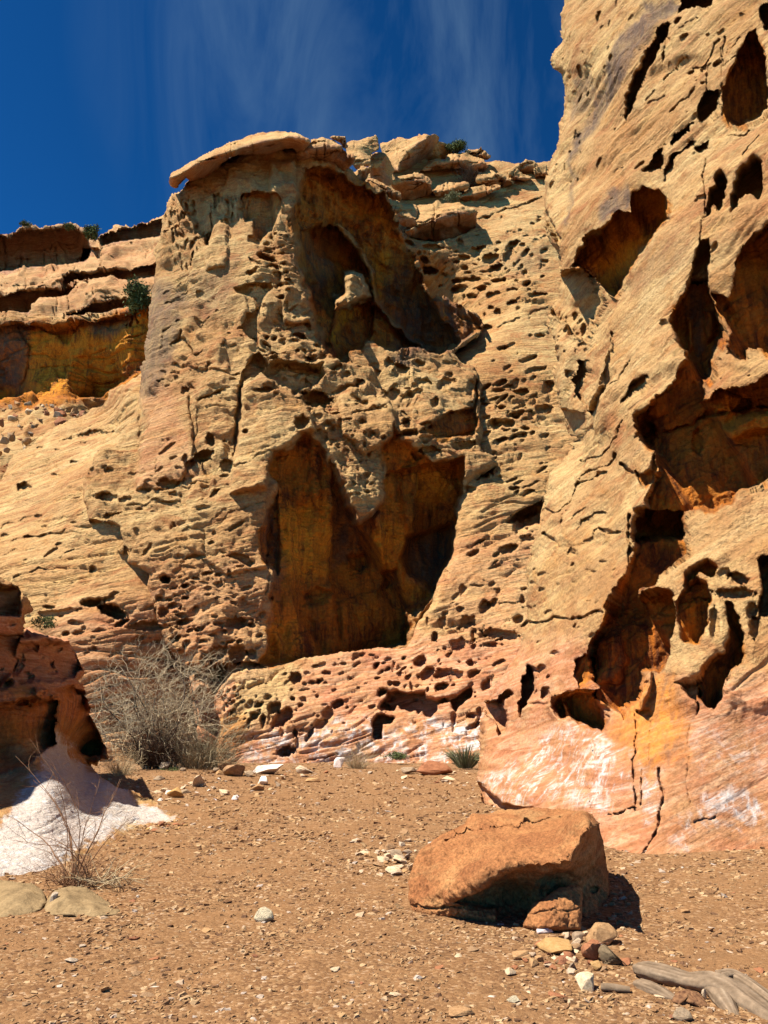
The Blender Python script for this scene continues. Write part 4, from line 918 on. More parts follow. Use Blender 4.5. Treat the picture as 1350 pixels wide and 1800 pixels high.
# ---- the tower
tower = relief('rock_tower',
    [(330,322),(311,337),(303,350),(296,363),(285,396),(280,437),(272,474),(267,507),(264,552),(264,600),(258,630),(254,657),(247,700),(228,738),(190,786),(165,823),(149,857),(152,893),
     (158,920),(175,948),(205,968),(217,974),(233,1000),(253,1033),(268,1080),(292,1130),(330,1180),(340,1230),(350,1300),(388,1310),(390,1280),(480,1240),(560,1220),(700,1190),(726,1140),
     (745,1085),(768,1040),(790,1000),(806,960),(812,905),(826,862),(838,838),(870,822),(866,802),(846,797),(848,760),(843,700),(841,655),(836,640),(812,632),(800,618),(840,592),(850,575),(836,548),
     (790,522),(757,518),(744,500),(738,470),(714,430),(703,392),(690,362),(672,335),(640,318),(618,298),(560,270),(520,257),(450,256),(390,274),(350,298)],
    [(385,1300,34.2),(300,1190,34.5),(350,1250,34.2),(470,1165,35.8),(250,1030,36),(217,970,36.5),(160,900,38),(163,830,40),(247,710,42),(258,640,43.5),(264,560,45),(270,480,46.5),(285,396,48),
     (311,337,49),(350,900,37),(350,1050,35.6),(350,700,40.5),(380,560,43),(380,450,45),(400,350,47),(500,270,49),(480,400,45.5),(480,560,43),(470,680,40.5),(430,700,40.5),(470,850,38),(470,1000,36.7),
     (540,760,39.5),(620,700,42),(640,800,40.6),(690,750,41),(650,880,39.8),(740,790,41.5),(820,800,42.8),(830,700,46.6),(780,620,49),(700,640,45),(620,640,44),(560,600,43.5),(560,330,48.5),
     (640,330,51),(700,380,52),(730,480,52),(840,575,53),(760,520,52),(600,500,48),(720,1140,39),(600,1160,37.6),(800,900,42.5),(720,1000,40.6),(600,1000,39.2),(600,1220,37.5)],
    M_TOWER, step=1.75, drapes=[(TOWER_SHADE[0], 12, 0.55, 1.0), (TOWER_ALCOVE, 10, 0.32, 0.8)], pits=PIT_D, cracks=CRACK_D,
    insets=[(rough(TOWER_SHADE[0], 9, 7, 5), 1.8, 4.0, 0.6), (TOWER_HOLLOW, 2.2, 6.0), (TOWER_ALCOVE, 0.8, 4.0, 0.38, 14.0), (TOWER_NICHE, 1.8, 4.0)] + [(p, d, w) for p, d, w in TOWER_IN] + [(p, d * 0.8, 3.0, 0.35) for p, d in TOWER_SMALL],
    lift=[(TOWER_KNOB, 9.0, 10.0), (band(TOWER_FIN, 5), 1.6, 5)] + TOWER_LIFT + TOWER_RIBS,
    zones=[(T(250,330,4.5,[(180,130),(400,90),(430,150),(440,330),(540,330),(520,520),(300,640),(190,480)]), 150, 2.0, 5.5, 2.6, 88), (T(250,330,4.5,[(590,50),(900,60),(860,260),(680,260),(620,330)]), 60, 1.8, 5, 2.4, 88),
           (T(250,330,4.5,[(900,330),(1200,280),(1280,800),(1000,830),(880,420)]), 70, 1.5, 5, 1.5, 10), (T(250,330,4.5,[(980,850),(1300,850),(1350,1150),(950,1180)]), 45, 1.5, 5, 1.6, 0),
           (T(250,330,4.5,[(160,1360),(420,1380),(420,1640),(150,1600)]), 30, 1.3, 4, 1.6, 15), ([(280,980),(470,960),(470,1160),(300,1160)], 150, 1.5, 6, 1.9, 10), ([(480,640),(830,620),(830,790),(560,760)], 130, 1.5, 6, 1.9, 10),
           ([(550,750),(690,760),(680,860),(610,880)], 90, 1.5, 5, 1.4, 20), ([(440,400),(560,560),(560,720),(470,700),(440,560)], 150, 1.4, 6, 1.6, 0), ([(250,260),(480,280),(430,330),(330,350)], 25, 1.2, 3.5, 1.5, 10), ([(160,830),(330,780),(420,860),(250,900)], 35, 1.5, 6, 2.6, 16)],
    masks=[('amber', TOWER_ALCOVE, 6, 0.95), ('amber', TOWER_SHADE[0], 8, 0.9), ('amber', TOWER_KNOB, 3, -1.0), ('amber', band(TOWER_FIN, 4), 3, -0.8), *TOWER_MASKS, ('amber', TOWER_SMALL[0][0], 6, 0.6), ('amber', TOWER_SMALL[-1][0], 5, 0.8), ('red', [(130,1000),(480,980),(480,1330),(130,1330)], 60, 0.45),  # amber paints the alcove shade, so the lit knob and fin are left out
           ('red', [(300,1180),(400,1180),(400,1330),(300,1330)], 20, 0.9), ('varn_shade', [(250,470),(330,520),(320,560),(285,690),(240,700)], 14, 0.7), ('varn_shade', [(330,480),(420,460),(400,540),(330,560)], 12, 0.35),
           ('red', [(300,680),(330,770),(350,830),(235,860),(255,690)], 10, 0.4), ('varn_shade', [(690,540),(790,520),(850,560),(830,600),(700,640)], 12, 0.8)],  # last patch paints the shaded recess wall darker
    noise=[('fbm', 0.45, 6), ('bed', 0.09, 0.9), ('part', 0.2, 0.8), ('part', 0.13, 0.3), ('facet', 0.46, 2.6), ('facet', 0.2, 0.9), ('scale', 0.1, 1.6), ('flute', 0.07, 0.45), ('pock', 0.10, 0.42), ('fine', 0.06, 0.28)],
    calm=[([(255,690),(340,690),(350,810),(235,860)], 12, 0.3), ([(400,390),(450,400),(440,500),(390,520)], 10, 0.5), ([(430,700),(530,700),(540,770),(470,860),(400,860)], 14, 0.6), ([(262,470),(300,480),(300,640),(262,640)], 12, 0.5),
          ([(320,880),(480,860),(470,960),(330,970)], 16, 0.7), (TOWER_ALCOVE, 6, 0.8)], bed=math.radians(10), back=5, seed=51, edge_r=1.3, edge_w=12)
tag(tower, kind='structure')

# ---- the near wall
WALL_EDGE = [(985,-200),(992,-60),(990,0),(988,30),(990,70),(975,88),(968,105),(972,120),(985,128),(988,170),(984,215),(976,255),(962,292),(955,330),(953,370),(958,400),(972,425),(986,450),(983,490),(978,520),(966,545),(966,575),
   (975,600),(985,640),(978,670),(985,700),(1000,745),(1010,775),(985,802),(960,830),(953,870),(955,910),(945,960),(934,1000),(930,1060),(925,1110),(912,1150),(892,1180),(868,1210),(850,1232),(842,1270),(846,1300),(842,1340),(838,1368),
   (846,1390),(848,1420),(838,1445),(830,1465)]
wall = relief('near_canyon_wall',
    WALL_EDGE + [(1060,1540),(1350,1560),(1640,1590),(1900,1640),(1900,-200)],
    [(1350,1510,10.4),(1200,1505,10.6),(1075,1500,10.9),(1000,1470,12.2),(860,1440,15.2),(845,1370,16.6),(860,1290,17.4),(1350,1300,10.9),(1200,1300,11.2),(1050,1330,12.3),(950,1330,14.8),(900,1250,17),
     (900,1170,18),(930,1090,18.6),(950,900,20),(1000,780,20.6),(1350,1100,11.5),(1200,1100,12),(1080,1100,13.6),(1000,1100,15.8),(1350,900,12.6),(1200,900,13.5),(1100,900,15.5),(1030,900,17.6),
     (1350,650,14),(1200,700,15.4),(1080,700,17.7),(1020,740,19.6),(985,690,21),(1000,620,21),(980,520,22),(975,430,22.5),(955,380,23.2),(960,300,23.6),(1350,400,15.6),(1200,400,17.3),(1080,400,19.4),
     (1350,100,17),(1200,100,19),(1080,100,21.2),(1000,200,23.6),(990,0,24.5),(1350,-200,19),(1000,-200,26),(1550,1510,9.6),(1550,900,11.2),(1550,300,14),(1550,-200,17),(1100,-200,23),(1640,600,12),(1900,1640,7.5),(1900,600,9.5),(1900,-200,14),
     (1350,1560,10),(1060,1540,10.6),(840,1460,14.9),(1200,1400,10.9),(1050,1420,11.7),(930,1400,13.6)],
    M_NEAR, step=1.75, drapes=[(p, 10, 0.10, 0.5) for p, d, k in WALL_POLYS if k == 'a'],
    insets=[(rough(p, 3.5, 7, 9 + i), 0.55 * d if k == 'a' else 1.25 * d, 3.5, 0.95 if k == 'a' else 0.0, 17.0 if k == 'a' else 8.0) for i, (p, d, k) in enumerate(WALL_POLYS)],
    pits=PIT_R, cracks=CRACK_R + [(R4([(80,1080),(300,1040),(500,990),(620,940),(800,880),(1010,830)]), 4, 0.5), (R4([(700,1130),(1000,1110)]), 2.5, 0.15), (R3([(290,690),(400,680),(470,665)]), 3, 0.2), (R3([(750,640),(850,635),(950,620)]), 3, 0.2)],
    lift=[(FIN_R, 0.5, 8), (R4([(660,1010),(850,890),(1010,850),(1100,850),(1100,990),(900,1010),(720,1075)]), 0.45, 12), (R4([(640,790),(680,725),(800,765),(825,850),(720,920),(650,905)]), 0.35, 10), (R4([(200,760),(330,780),(320,900),(230,960),(170,920)]), 0.3, 14),
          (R3([(220,880),(400,840),(430,1000),(400,1200),(240,1200)]), 0.3, 20), (R4([(430,230),(480,250),(470,420),(430,480)]), 0.4, 8), (R4([(560,180),(640,200),(650,330),(570,420)]), 0.4, 10),
          (T(750,1000,2.25,[(860,440),(900,400),(905,480),(870,560),(845,580)]), 0.3, 6)],
    zones=[([(930,1000),(1090,980),(1060,1130),(930,1150)], 40, 1.5, 6, 1.5, 30), ([(1110,20),(1300,20),(1220,300),(1080,400),(1050,300)], 35, 1.5, 6, 2.4, 45), ([(960,540),(1040,560),(1000,740),(970,700)], 60, 2, 7, 1.8, 80),
           ([(1250,560),(1350,560),(1350,680),(1250,680)], 10, 2, 6, 1.5, 20), ([(990,0),(1110,0),(1000,330),(960,330)], 50, 2, 7, 2.6, 75)],
    masks=[('gold', R4([(640,780),(700,720),(830,780),(830,850),(720,920),(650,900)]), 8, 0.7), ('gold', R4([(650,1010),(850,890),(1200,830),(1200,1000),(720,1075)]), 10, 0.6), ('gold', R3([(790,640),(900,560),(945,640),(930,800),(860,900),(800,850)]), 8, 0.7), ('gold', R6([(330,520),(420,420),(520,400),(640,380),(560,520),(420,640)]), 10, 0.8), ('gold', R4([(170,1640),(240,1500),(380,1520),(330,1800),(180,1800)]), 8, 0.6), ('gold', T(750,1000,2.25,[(800,560),(900,450),(1000,440),(1030,620),(900,800),(830,720)]), 25, 0.3)] + [('amber', p, 4, 0.92) for p, d, k in WALL_POLYS if k == 'a'] +  # amber over the hollows carries their shade tone in the colour
          [('red', [(840,1150),(1000,1120),(1160,1200),(1400,1200),(1700,1250),(1700,1600),(800,1600)], 45, 0.9), ('salt', T(750,1000,2.25,[(200,840),(380,740),(500,640),(640,620),(800,730),(820,950),(680,960),(480,900),(300,930)]), 10, 0.85),
           ('salt', T(750,1000,2.25,[(1000,980),(1100,900),(1250,870),(1340,950),(1340,1050),(1180,1050),(1020,1060)]), 12, 0.9), ('salt', T(750,1000,2.25,[(840,780),(930,780),(920,960),(850,1020)]), 8, 0.7),
           ('salt', T(750,1000,2.25,[(950,1060),(1030,1060),(1040,1110),(950,1110)]), 8, 0.7), ('salt', T(750,1000,2.25,[(1050,640),(1340,640),(1340,800),(1060,800)]), 30, 0.35),
           ('amber', T(750,1000,2.25,[(720,620),(860,430),(1010,420),(1050,560),(1040,760),(860,800),(740,700)]), 20, 0.5),
           ('varn_shade', T(900,0,3.0,[(560,180),(700,40),(840,-20),(880,40),(700,220),(440,640),(300,860),(300,1180),(280,1200),(290,800),(400,560)]), 6, 0.9),
           ('varn_shade', T(900,0,3.0,[(470,1060),(560,980),(630,980),(600,1080),(500,1170),(450,1150)]), 6, 0.9), ('varn_shade', T(900,0,3.0,[(300,420),(400,380),(420,520),(280,660)]), 8, 0.6),
           ('varn_shade', T(900,0,3.0,[(760,1280),(930,1200),(950,1400),(760,1560),(620,1540)]), 22, 0.3), ('varn_shade', R4([(460,-10),(560,-10),(560,400),(500,520),(460,400)]), 10, 0.7)],
    noise=[('fbm', 0.28, 4.0), ('facet', 0.20, 2.2), ('facet', 0.07, 0.7), ('scale', 0.06, 1.3), ('bed', 0.03, 0.5), ('part', 0.08, 0.42), ('fbm', 0.04, 0.7), ('fine', 0.014, 0.12)],
    calm=[([(830,1270),(1700,1230),(1700,1600),(830,1600)], 25, 0.3), (R5([(-60,1720),(230,1330),(420,1330),(420,1700),(200,2100),(-200,2400)]), 12, 0.45), ([(930,960),(1090,960),(1060,1240),(900,1240)], 20, 0.7)], bed=math.radians(36), back=9, seed=61, edge_r=0.9, edge_w=12, warp=3.5)
tag(wall, kind='structure')

# ---- shaded outcrop with its white skirt
G2 = lambda p: T(0, 1000, 2.902, p)
outcrop = relief('undercut_outcrop',
    [(-760,520),(-420,640),(-260,760),(-150,850),(-70,945)] + G2([(0,30),(60,60),(110,110),(172,210),(130,235),(115,290),(105,350),(200,345),(270,350),(370,370),(385,430),(415,510),(395,560),(430,650),(470,760),(540,900),(535,965),(440,975),(470,1010),(520,1075),
      (650,1130),(800,1190),(940,1285),(900,1310),(720,1370),(600,1440),(560,1500),(300,1620),(80,1680),(0,1690)]) + [(-300,1640),(-760,1700)],
    [(-760,600,7.6),(-760,1100,7.0),(-760,1700,5.2),(-300,800,9.7),(-150,950,10.7),(-300,1000,9.4),(0,1020,13),(40,1050,13.3),(0,1200,12.9),(100,1230,14.2),(130,1140,16.5),(140,1180,17.4),(185,1320,20),(150,1336,20),(120,1270,16),(40,1130,14.2),(90,1125,15.5),
     (0,1546,8.9),(100,1530,9.5),(195,1480,11.3),(300,1440,14),(322,1442,14),(150,1430,12.2),(50,1400,11.2),(60,1330,12.6),(20,1440,10.4),(120,1360,14),(180,1370,15.6),(0,1580,8.5),(100,1565,9.1),(200,1500,11),
     (-300,1640,6.6),(-300,1300,9.0),(-150,1300,10.4),(0,1330,12.4),(230,1400,15)],
    M_OUT, step=1.75,
    insets=[(G2(p), d, 5.0, 0.004) for p, d in (
        ([(-400,690),(0,690),(100,660),(200,655),(305,668),(290,800),(270,900),(150,990),(0,1040),(-400,1050)], 1.7), ([(105,375),(370,375),(415,510),(390,560),(270,570),(180,565),(100,600),(60,540)], 1.0),
        ([(-400,80),(0,80),(60,80),(118,115),(105,240),(0,240),(-400,240)], 0.8), ([(-400,330),(0,330),(105,335),(100,400),(80,520),(0,600),(-400,600)], 0.9), ([(310,590),(420,620),(470,760),(540,900),(520,960),(420,950),(330,880),(290,780)], 1.4))],
    lift=[(G2([(170,600),(240,600),(310,655),(240,660),(170,640)]), 0.35, 6), (G2([(110,330),(200,320),(290,345),(380,370),(280,375),(105,372)]), 0.3, 5)],
    masks=[('amber', G2([(-400,500),(300,600),(420,600),(540,960),(380,960),(290,830),(0,960),(-400,950)]), 10, 0.6), ('red', G2([(-400,0),(430,300),(480,800),(0,760),(-400,760)]), 12, 1.0),
           ('salt', G2([(270,820),(330,900),(470,1010),(650,1130),(940,1280),(700,1320),(400,1420),(260,1560),(-300,1650),(-300,1250),(0,1290),(100,1150),(230,960)]), 10, 1.72)],
    cracks=[(G2([(660,1310),(780,1260),(900,1250)]), 2, 0.08), (G2([(600,1250),(760,1220),(840,1200)]), 1.5, 0.05), (G2([(400,1420),(560,1370),(690,1290)]), 2, 0.08)],
    zones=[(G2([(60,240),(390,380),(420,600),(300,760),(0,620)]), 40, 3, 12, 1.6, 20)],
    noise=[('fbm', 0.10, 2.2), ('scale', 0.05, 0.8), ('bed', 0.035, 0.35), ('part', 0.03, 0.3), ('fine', 0.012, 0.08)], calm=[(G2([(150,1120),(430,990),(940,1280),(600,1400),(200,1560),(-300,1640),(-300,1250)]), 12, 0.45)], bed=math.radians(15), back=2.5, seed=71, edge_r=0.5, edge_w=10, warp=5)
tag(outcrop, kind='structure')
# ================================================================ loose blocks on the rim
P7 = lambda p: T(280, 220, 3.75, p)
P8 = lambda p: T(600, 220, 3.5526, p)
def block(label, outline, edge, Y, top=1.6, under=1.6, thick=3.0, sides=0.6, cat='boulder', name='rim_boulder', group=None, seed=1, mat=None, extra=(), noise=None, masks=(), insets=(), cracks=()):
    """a whole boulder: crest line at distance Y, its top leaning back, its underside cut back"""
    ctrl = []
    for (x1, y1), (x2, y2) in zip(edge[:-1], edge[1:]):   # the crest is a crisp crease
        k = max(1, int(math.hypot(x2 - x1, y2 - y1) / 5))
        ctrl += [(x1 + (x2 - x1) * i / k, y1 + (y2 - y1) * i / k, Y) for i in range(k)]
    ctrl.append((*edge[-1], Y))
    ex = sorted(edge)
    exs = [p[0] for p in ex]; eys = [p[1] for p in ex]
    for (x, y) in outline:
        ye = np.interp(x, exs, eys)
        out = max(0, exs[0] - x, x - exs[-1]) * 0.02
        d = abs(y - ye)
        ctrl.append((x, y, Y + out + (top if y < ye else under) * (0.35 + 0.65 * min(1, d / 30.0))))
    ctrl += list(extra)
    cracks = list(cracks); rj = random.Random(seed)
    ox = [p[0] for p in outline]; oy = [p[1] for p in outline]; wdt = max(ox) - min(ox); hgt = max(oy) - min(oy)
    for i in range(2 if wdt < 40 else 4):                  # bedding partings and joints
        y0 = min(oy) + hgt * rj.uniform(0.2, 0.85); x0 = min(ox) + wdt * rj.uniform(0, 0.4)
        cracks.append(([(x0, y0), (x0 + wdt * rj.uniform(0.3, 0.7), y0 - wdt * rj.uniform(0.02, 0.16))], 1.7, 0.5))
    for i in range(1 if wdt < 60 else 3):
        x0 = min(ox) + wdt * rj.uniform(0.15, 0.85)
        cracks.append(([(x0, min(oy)), (x0 + rj.uniform(-5, 5), min(oy) + hgt * rj.uniform(0.4, 1))], 1.8, 0.6))
    o = relief(name, outline, ctrl, mat or M_RIM, step=1.5, closed=True, thick=thick, edge_w=3.0, edge_r=0.25, seed=seed, rough_amp=1.8, warp=1.5, c=1.5, origin='base',
               noise=noise or [('fbm', 0.08, 2.4), ('facet', 0.38, 1.9), ('bed', 0.12, 0.8), ('part', 0.2, 0.6), ('facet', 0.12, 0.7), ('fine', 0.04, 0.35)], bed=math.radians(12), masks=masks, insets=insets, cracks=cracks)
    tag(o, label, cat, group)
    return o
RIMG = 'blocks along the rim'
cap_out = P7([(65,360),(72,335),(95,305),(180,255),(300,192),(420,142),(560,84),(640,62),(700,54),(810,44),(870,48),(930,65),(990,97),(985,130),(960,160),(918,188),(880,152),(825,150),(760,168),(700,188),(600,200),(520,196),(470,208),(400,262),(360,300),(290,352),(205,368),(175,345),(140,372),(118,412),(90,408),(70,390)])
cap_edge = P7([(72,345),(150,322),(230,252),(330,214),(450,182),(505,180),(560,142),(680,108),(805,92),(850,68),(920,72),(985,105)])
o = block('long pale cap slab overhanging the top of the rock tower', cap_out, cap_edge, 45.2, 2.8, 3.4, 5.0, noise=[('fbm', 0.07, 3.0), ('facet', 0.12, 2.0), ('part', 0.14, 0.5), ('fine', 0.04, 0.35)], name='cap_slab', cat='rock slab', seed=101,
      masks=[('red', [(x, y + 1) for x, y in cap_edge] + P7([(990,200),(500,260),(60,430)]), 3, 0.9), ('varn_shade', P7([(500,150),(800,95),(830,150),(520,200)]), 5, 0.6)])  # underside darkened in colour as painted shade
RIM = [
 ('brown overhanging block right of the cap slab, pale on top', P7([(905,195),(950,160),(990,128),(1000,96),(1080,80),(1150,98),(1200,138),(1215,195),(1270,188),(1292,210),(1285,250),(1210,312),(1100,282),(1010,250),(960,256),(915,228)]), P7([(905,195),(990,150),(1100,122),(1195,140),(1285,215)]), 48.0, 1.6, 2.4),
 ('small dark knob of rock standing on the brown overhanging block', P7([(1120,82),(1180,72),(1226,70),(1232,110),(1252,140),(1225,158),(1205,130),(1175,108)]), P7([(1120,84),(1180,78),(1226,76)]), 49.5, 0.5, 0.8),
 ('pale rounded block between the dark knob and the great tilted block', P8([(35,118),(80,100),(130,90),(180,82),(212,64),(230,78),(235,150),(190,175),(182,250),(100,272),(60,230),(30,160)]), P8([(40,190),(100,240),(180,235)]), 58.0, 2.4, 1.0),
 ('pale block with a dark shaded right side below the tilted block', P8([(180,185),(250,165),(290,195),(310,240),(322,290),(320,365),(270,372),(180,330)]), P8([(180,265),(240,260),(262,230),(275,190)]), 61.5, 1.4, 1.6),
 ('great tilted block on the skyline with a shaded brown face', P8([(240,112),(330,90),(430,85),(510,62),(575,55),(600,72),(610,105),(690,132),(692,188),(640,216),(540,226),(490,288),(360,292),(310,285),(270,192),(250,152)]), P8([(355,285),(380,225),(420,170),(480,102),(560,62)]), 66.5, 2.6, 5.5),
 ('layered pale ledge slab under the skyline shrub', P8([(490,290),(540,230),(640,218),(650,192),(700,172),(760,170),(830,190),(892,212),(918,262),(870,292),(760,262),(690,262),(600,288)]), P8([(495,280),(560,245),(700,215),(780,235),(910,238)]), 69.0, 3.0, 1.8),
 ('thin dark slab lying on the layered ledge beside the skyline shrub', P8([(765,162),(800,152),(865,152),(905,178),(932,192),(915,214),(870,205),(820,192)]), P8([(770,165),(860,165),(928,194)]), 71.0, 0.6, 1.4),
 ('brown shaded block with a pale crust below the pale blocks', P8([(308,378),(345,325),(420,305),(472,300),(520,318),(562,342),(568,440),(520,455),(400,478),(350,440)]), P8([(315,372),(400,330),(500,325),(562,345)]), 64.5, 0.9, 2.4),
 ('low grey block behind the small ridge bush', P8([(560,405),(600,372),(680,358),(745,360),(790,368),(785,395),(740,420),(650,440),(590,446)]), P8([(565,420),(650,405),(780,385)]), 66.5, 1.4, 1.0),
 ('rounded pale boulder below the end of the layered ledge', P8([(840,345),(855,310),(885,288),(950,285),(1000,318),(1022,375),(960,385),(890,375)]), P8([(845,345),(900,345),(950,335),(970,300)]), 68.5, 1.8, 1.6),
 ('largest boulder on the slope, pale top over a deep brown underside', P8([(472,502),(560,492),(660,486),(738,484),(760,498),(800,515),(850,545),(835,642),(760,678),(690,712),(600,728),(500,715),(425,700),(395,672),(400,655),(470,632)]), P8([(405,660),(470,632),(560,592),(640,560),(700,542),(780,530),(850,545)]), 61.6, 2.6, 3.6),
 ('stack of pale slabs left of the largest slope boulder', P8([(285,468),(340,478),(420,492),(472,502),(477,560),(462,640),(390,632),(340,562)]), P8([(300,490),(380,560),(465,575)]), 61.5, 2.2, 1.5),
 ('red and pale slab dipping above the largest slope boulder', P8([(720,442),(800,402),(880,388),(960,372),(996,372),(990,402),(900,442),(850,470),(800,492),(750,482)]), P8([(722,446),(800,432),(900,412),(994,385)]), 66.8, 1.6, 1.5),
 ('dark capped boulder on the skyline beside the near wall', P8([(1090,285),(1095,252),(1150,225),(1200,230),(1225,255),(1222,285),(1180,300),(1120,305)]), P8([(1095,262),(1150,240),(1222,268)]), 71.0, 0.8, 2.0),
 ('small pale boulder on the skyline touching the near wall', P8([(1200,285),(1240,266),(1285,258),(1290,318),(1210,330)]), P8([(1200,295),(1285,285)]), 70.5, 0.8, 1.0),
 ('low pale boulder below the dark capped boulder', P8([(1030,285),(1085,268),(1110,300),(1200,325),(1150,352),(1090,345),(1050,320)]), P8([(1035,300),(1100,315),(1190,330)]), 69.5, 1.5, 1.0),
 ('wedge of brown rock between the rounded boulder and the far slope', P8([(960,290),(1010,310),(1082,356),(1060,372),(1015,388),(1000,350)]), P8([(970,310),(1010,330),(1070,365)]), 69.0, 1.0, 1.6),
 ('brown nose of rock under the pale rounded block at the tower top', P8([(60,330),(90,290),(140,265),(182,255),(178,300),(150,345),(100,385),(62,375)]), P8([(62,330),(100,300),(178,268)]), 52.5, 0.8, 1.8),
 ('narrow dark slab leaning on the shaded tower shoulder', P8([(165,330),(220,340),(300,385),(372,430),(372,475),(320,470),(250,425),(160,370)]), P8([(165,335),(260,380),(370,440)]), 56.0, 0.8, 1.4),
]
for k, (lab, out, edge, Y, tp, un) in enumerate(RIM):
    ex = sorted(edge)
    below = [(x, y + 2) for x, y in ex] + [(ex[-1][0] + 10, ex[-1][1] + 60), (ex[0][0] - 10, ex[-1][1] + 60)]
    block(lab, out, edge, Y, tp * 1.1, un * 1.1, 1.6, group=RIMG, seed=120 + k, masks=[('red', below, 4, 0.75)] + ([('varn_shade', below, 4, 0.4)] if 'dark' in lab or 'brown' in lab else []))  # faces below the crest get painted shade

# ================================================================ the boulder in the wash
B4 = lambda p: [tuple([650 + q[0] / 1.9286, 1380 + q[1] / 1.9286] + list(q[2:])) for q in p]
b_out = B4([(145,432),(132,380),(140,300),(175,218),(220,185),(262,160),(330,128),(420,96),(540,88),(650,80),(720,88),(755,98),(778,130),(792,190),(806,300),(820,420),(826,490),(780,505),(700,505),(540,485),(430,465),(250,455),(165,445)])
b_ctrl = B4([(145,432,7.55),(140,300,7.9),(175,218,8.15),(262,160,8.45),(420,96,8.75),(540,88,8.75),(650,80,8.7),(778,115,8.5),(290,390,7.3),(340,355,7.26),(400,320,7.24),(480,285,7.2),(560,268,7.14),(640,262,7.08),(695,262,7.06),(735,195,7.12),(765,125,7.4),
   (200,330,7.7),(300,250,7.8),(500,180,7.85),(600,140,8.0),(400,230,7.6),(620,200,7.5),(330,410,7.6),(420,370,7.75),(500,350,7.8),(640,330,7.75),(730,300,7.7),(800,300,8.1),(812,400,8.05),(826,490,7.75),(740,440,7.45),(700,505,7.05),(540,485,7.2),
   (430,465,7.4),(250,455,7.5),(200,420,7.5)])
b_ctrl = [(x, y, Y - 0.36 * min(1, max(0, (x - 735) / 130)) * min(1, max(0, (y - 1430) / 60))) for x, y, Y in b_ctrl]
b_ctrl = [(x, y, Y - (0.14 if (Y > 7.1 and y > 1545 and 820 < x < 1010) else 0)) for x, y, Y in b_ctrl]
m, nt, b = new_mat('wash_boulder_stone'); q = NB(nt)
tc = q.n('ShaderNodeTexCoord').outputs['Object']
col = q.mix(q.ramp(q.noise(tc, 2.2, 7, 0.6, 0.4), [(0.35, 0), (0.65, 1)]), (0.195, 0.074, 0.027), (0.30, 0.130, 0.047))
col = q.mix(q.ramp(q.noise(q.mapping(tc, (1.2, 1.2, 6), (0, 0.25, 0)), 1.5, 5, 0.6), [(0.5, 0), (0.72, 0.6)]), col, (0.35, 0.205, 0.083))
col = q.mix(0.8, col, q.ramp(q.noise(tc, 42, 4, 0.7), [(0.32, 0.22), (0.68, 0.8)]), 'OVERLAY')
q.l(col, b.inputs['Base Color'])
bp = q.n('ShaderNodeBump'); bp.inputs['Strength'].default_value = 0.8; bp.inputs['Distance'].default_value = 0.025
q.l(q.noise(tc, 38, 6, 0.7), bp.inputs['Height']); q.l(bp.outputs[0], b.inputs['Normal'])
M_BOULD = m
bo = relief('boulder', b_out, b_ctrl, M_BOULD, step=1.2, closed=True, thick=1.2, edge_w=9, edge_r=0.14, seed=140, rough_amp=2.0, warp=3.0, c=14.0, origin='base',
   noise=[('fbm', 0.05, 0.7), ('facet', 0.06, 0.45), ('fine', 0.036, 0.085), ('fine', 0.02, 0.038), ('bed', 0.015, 0.16)], bed=math.radians(15),
   cracks=[([x[:2] for x in B4([(255,178),(330,160),(430,150),(520,138),(560,125),(640,110),(680,118)])], 5, 0.16), ([x[:2] for x in B4([(140,412),(220,418),(330,415),(430,412)])], 4, 0.10)],
   insets=[([x[:2] for x in B4([(285,400),(340,362),(400,326),(480,290),(560,273),(640,267),(697,267),(730,215),(762,140),(800,150),(900,300),(900,520),(700,520),(540,500),(430,475),(430,415),(330,412)])], 0.14, 4.0, 0.25)],
   pits=[tuple(list(x[:2]) + [8, 6, 0]) for x in B4([(765,355)])])
tag(bo, 'large rough orange boulder with a deeply undercut front, lying in the wash', 'boulder')
sm = relief('boulder', [(x[0], x[1] - 5) for x in B4([(520,492),(550,430),(555,408),(600,385),(650,358),(690,348),(716,360),(720,400),(716,500),(640,505),(560,500)])],
   [(x[0], x[1] - 3, x[2] - 0.06) for x in B4([(520,492,7.0),(555,408,7.0),(600,385,7.0),(690,348,7.15),(716,360,7.15),(718,500,6.85),(620,430,6.85),(660,395,6.95),(560,500,6.85),(640,500,6.8),(600,470,6.82)])], M_BOULD, step=1.2, closed=True, thick=0.4,
   edge_w=8, edge_r=0.08, seed=141, rough_amp=1.6, warp=2, c=12, origin='base', noise=[('fbm', 0.03, 0.5), ('fine', 0.018, 0.07), ('fine', 0.01, 0.035)],
   cracks=[([x[:2] for x in B4([(545,440),(600,425),(660,425),(715,415)])], 3, 0.05)])
tag(sm, 'smaller orange rock propped against the shaded front of the large boulder', 'rock')

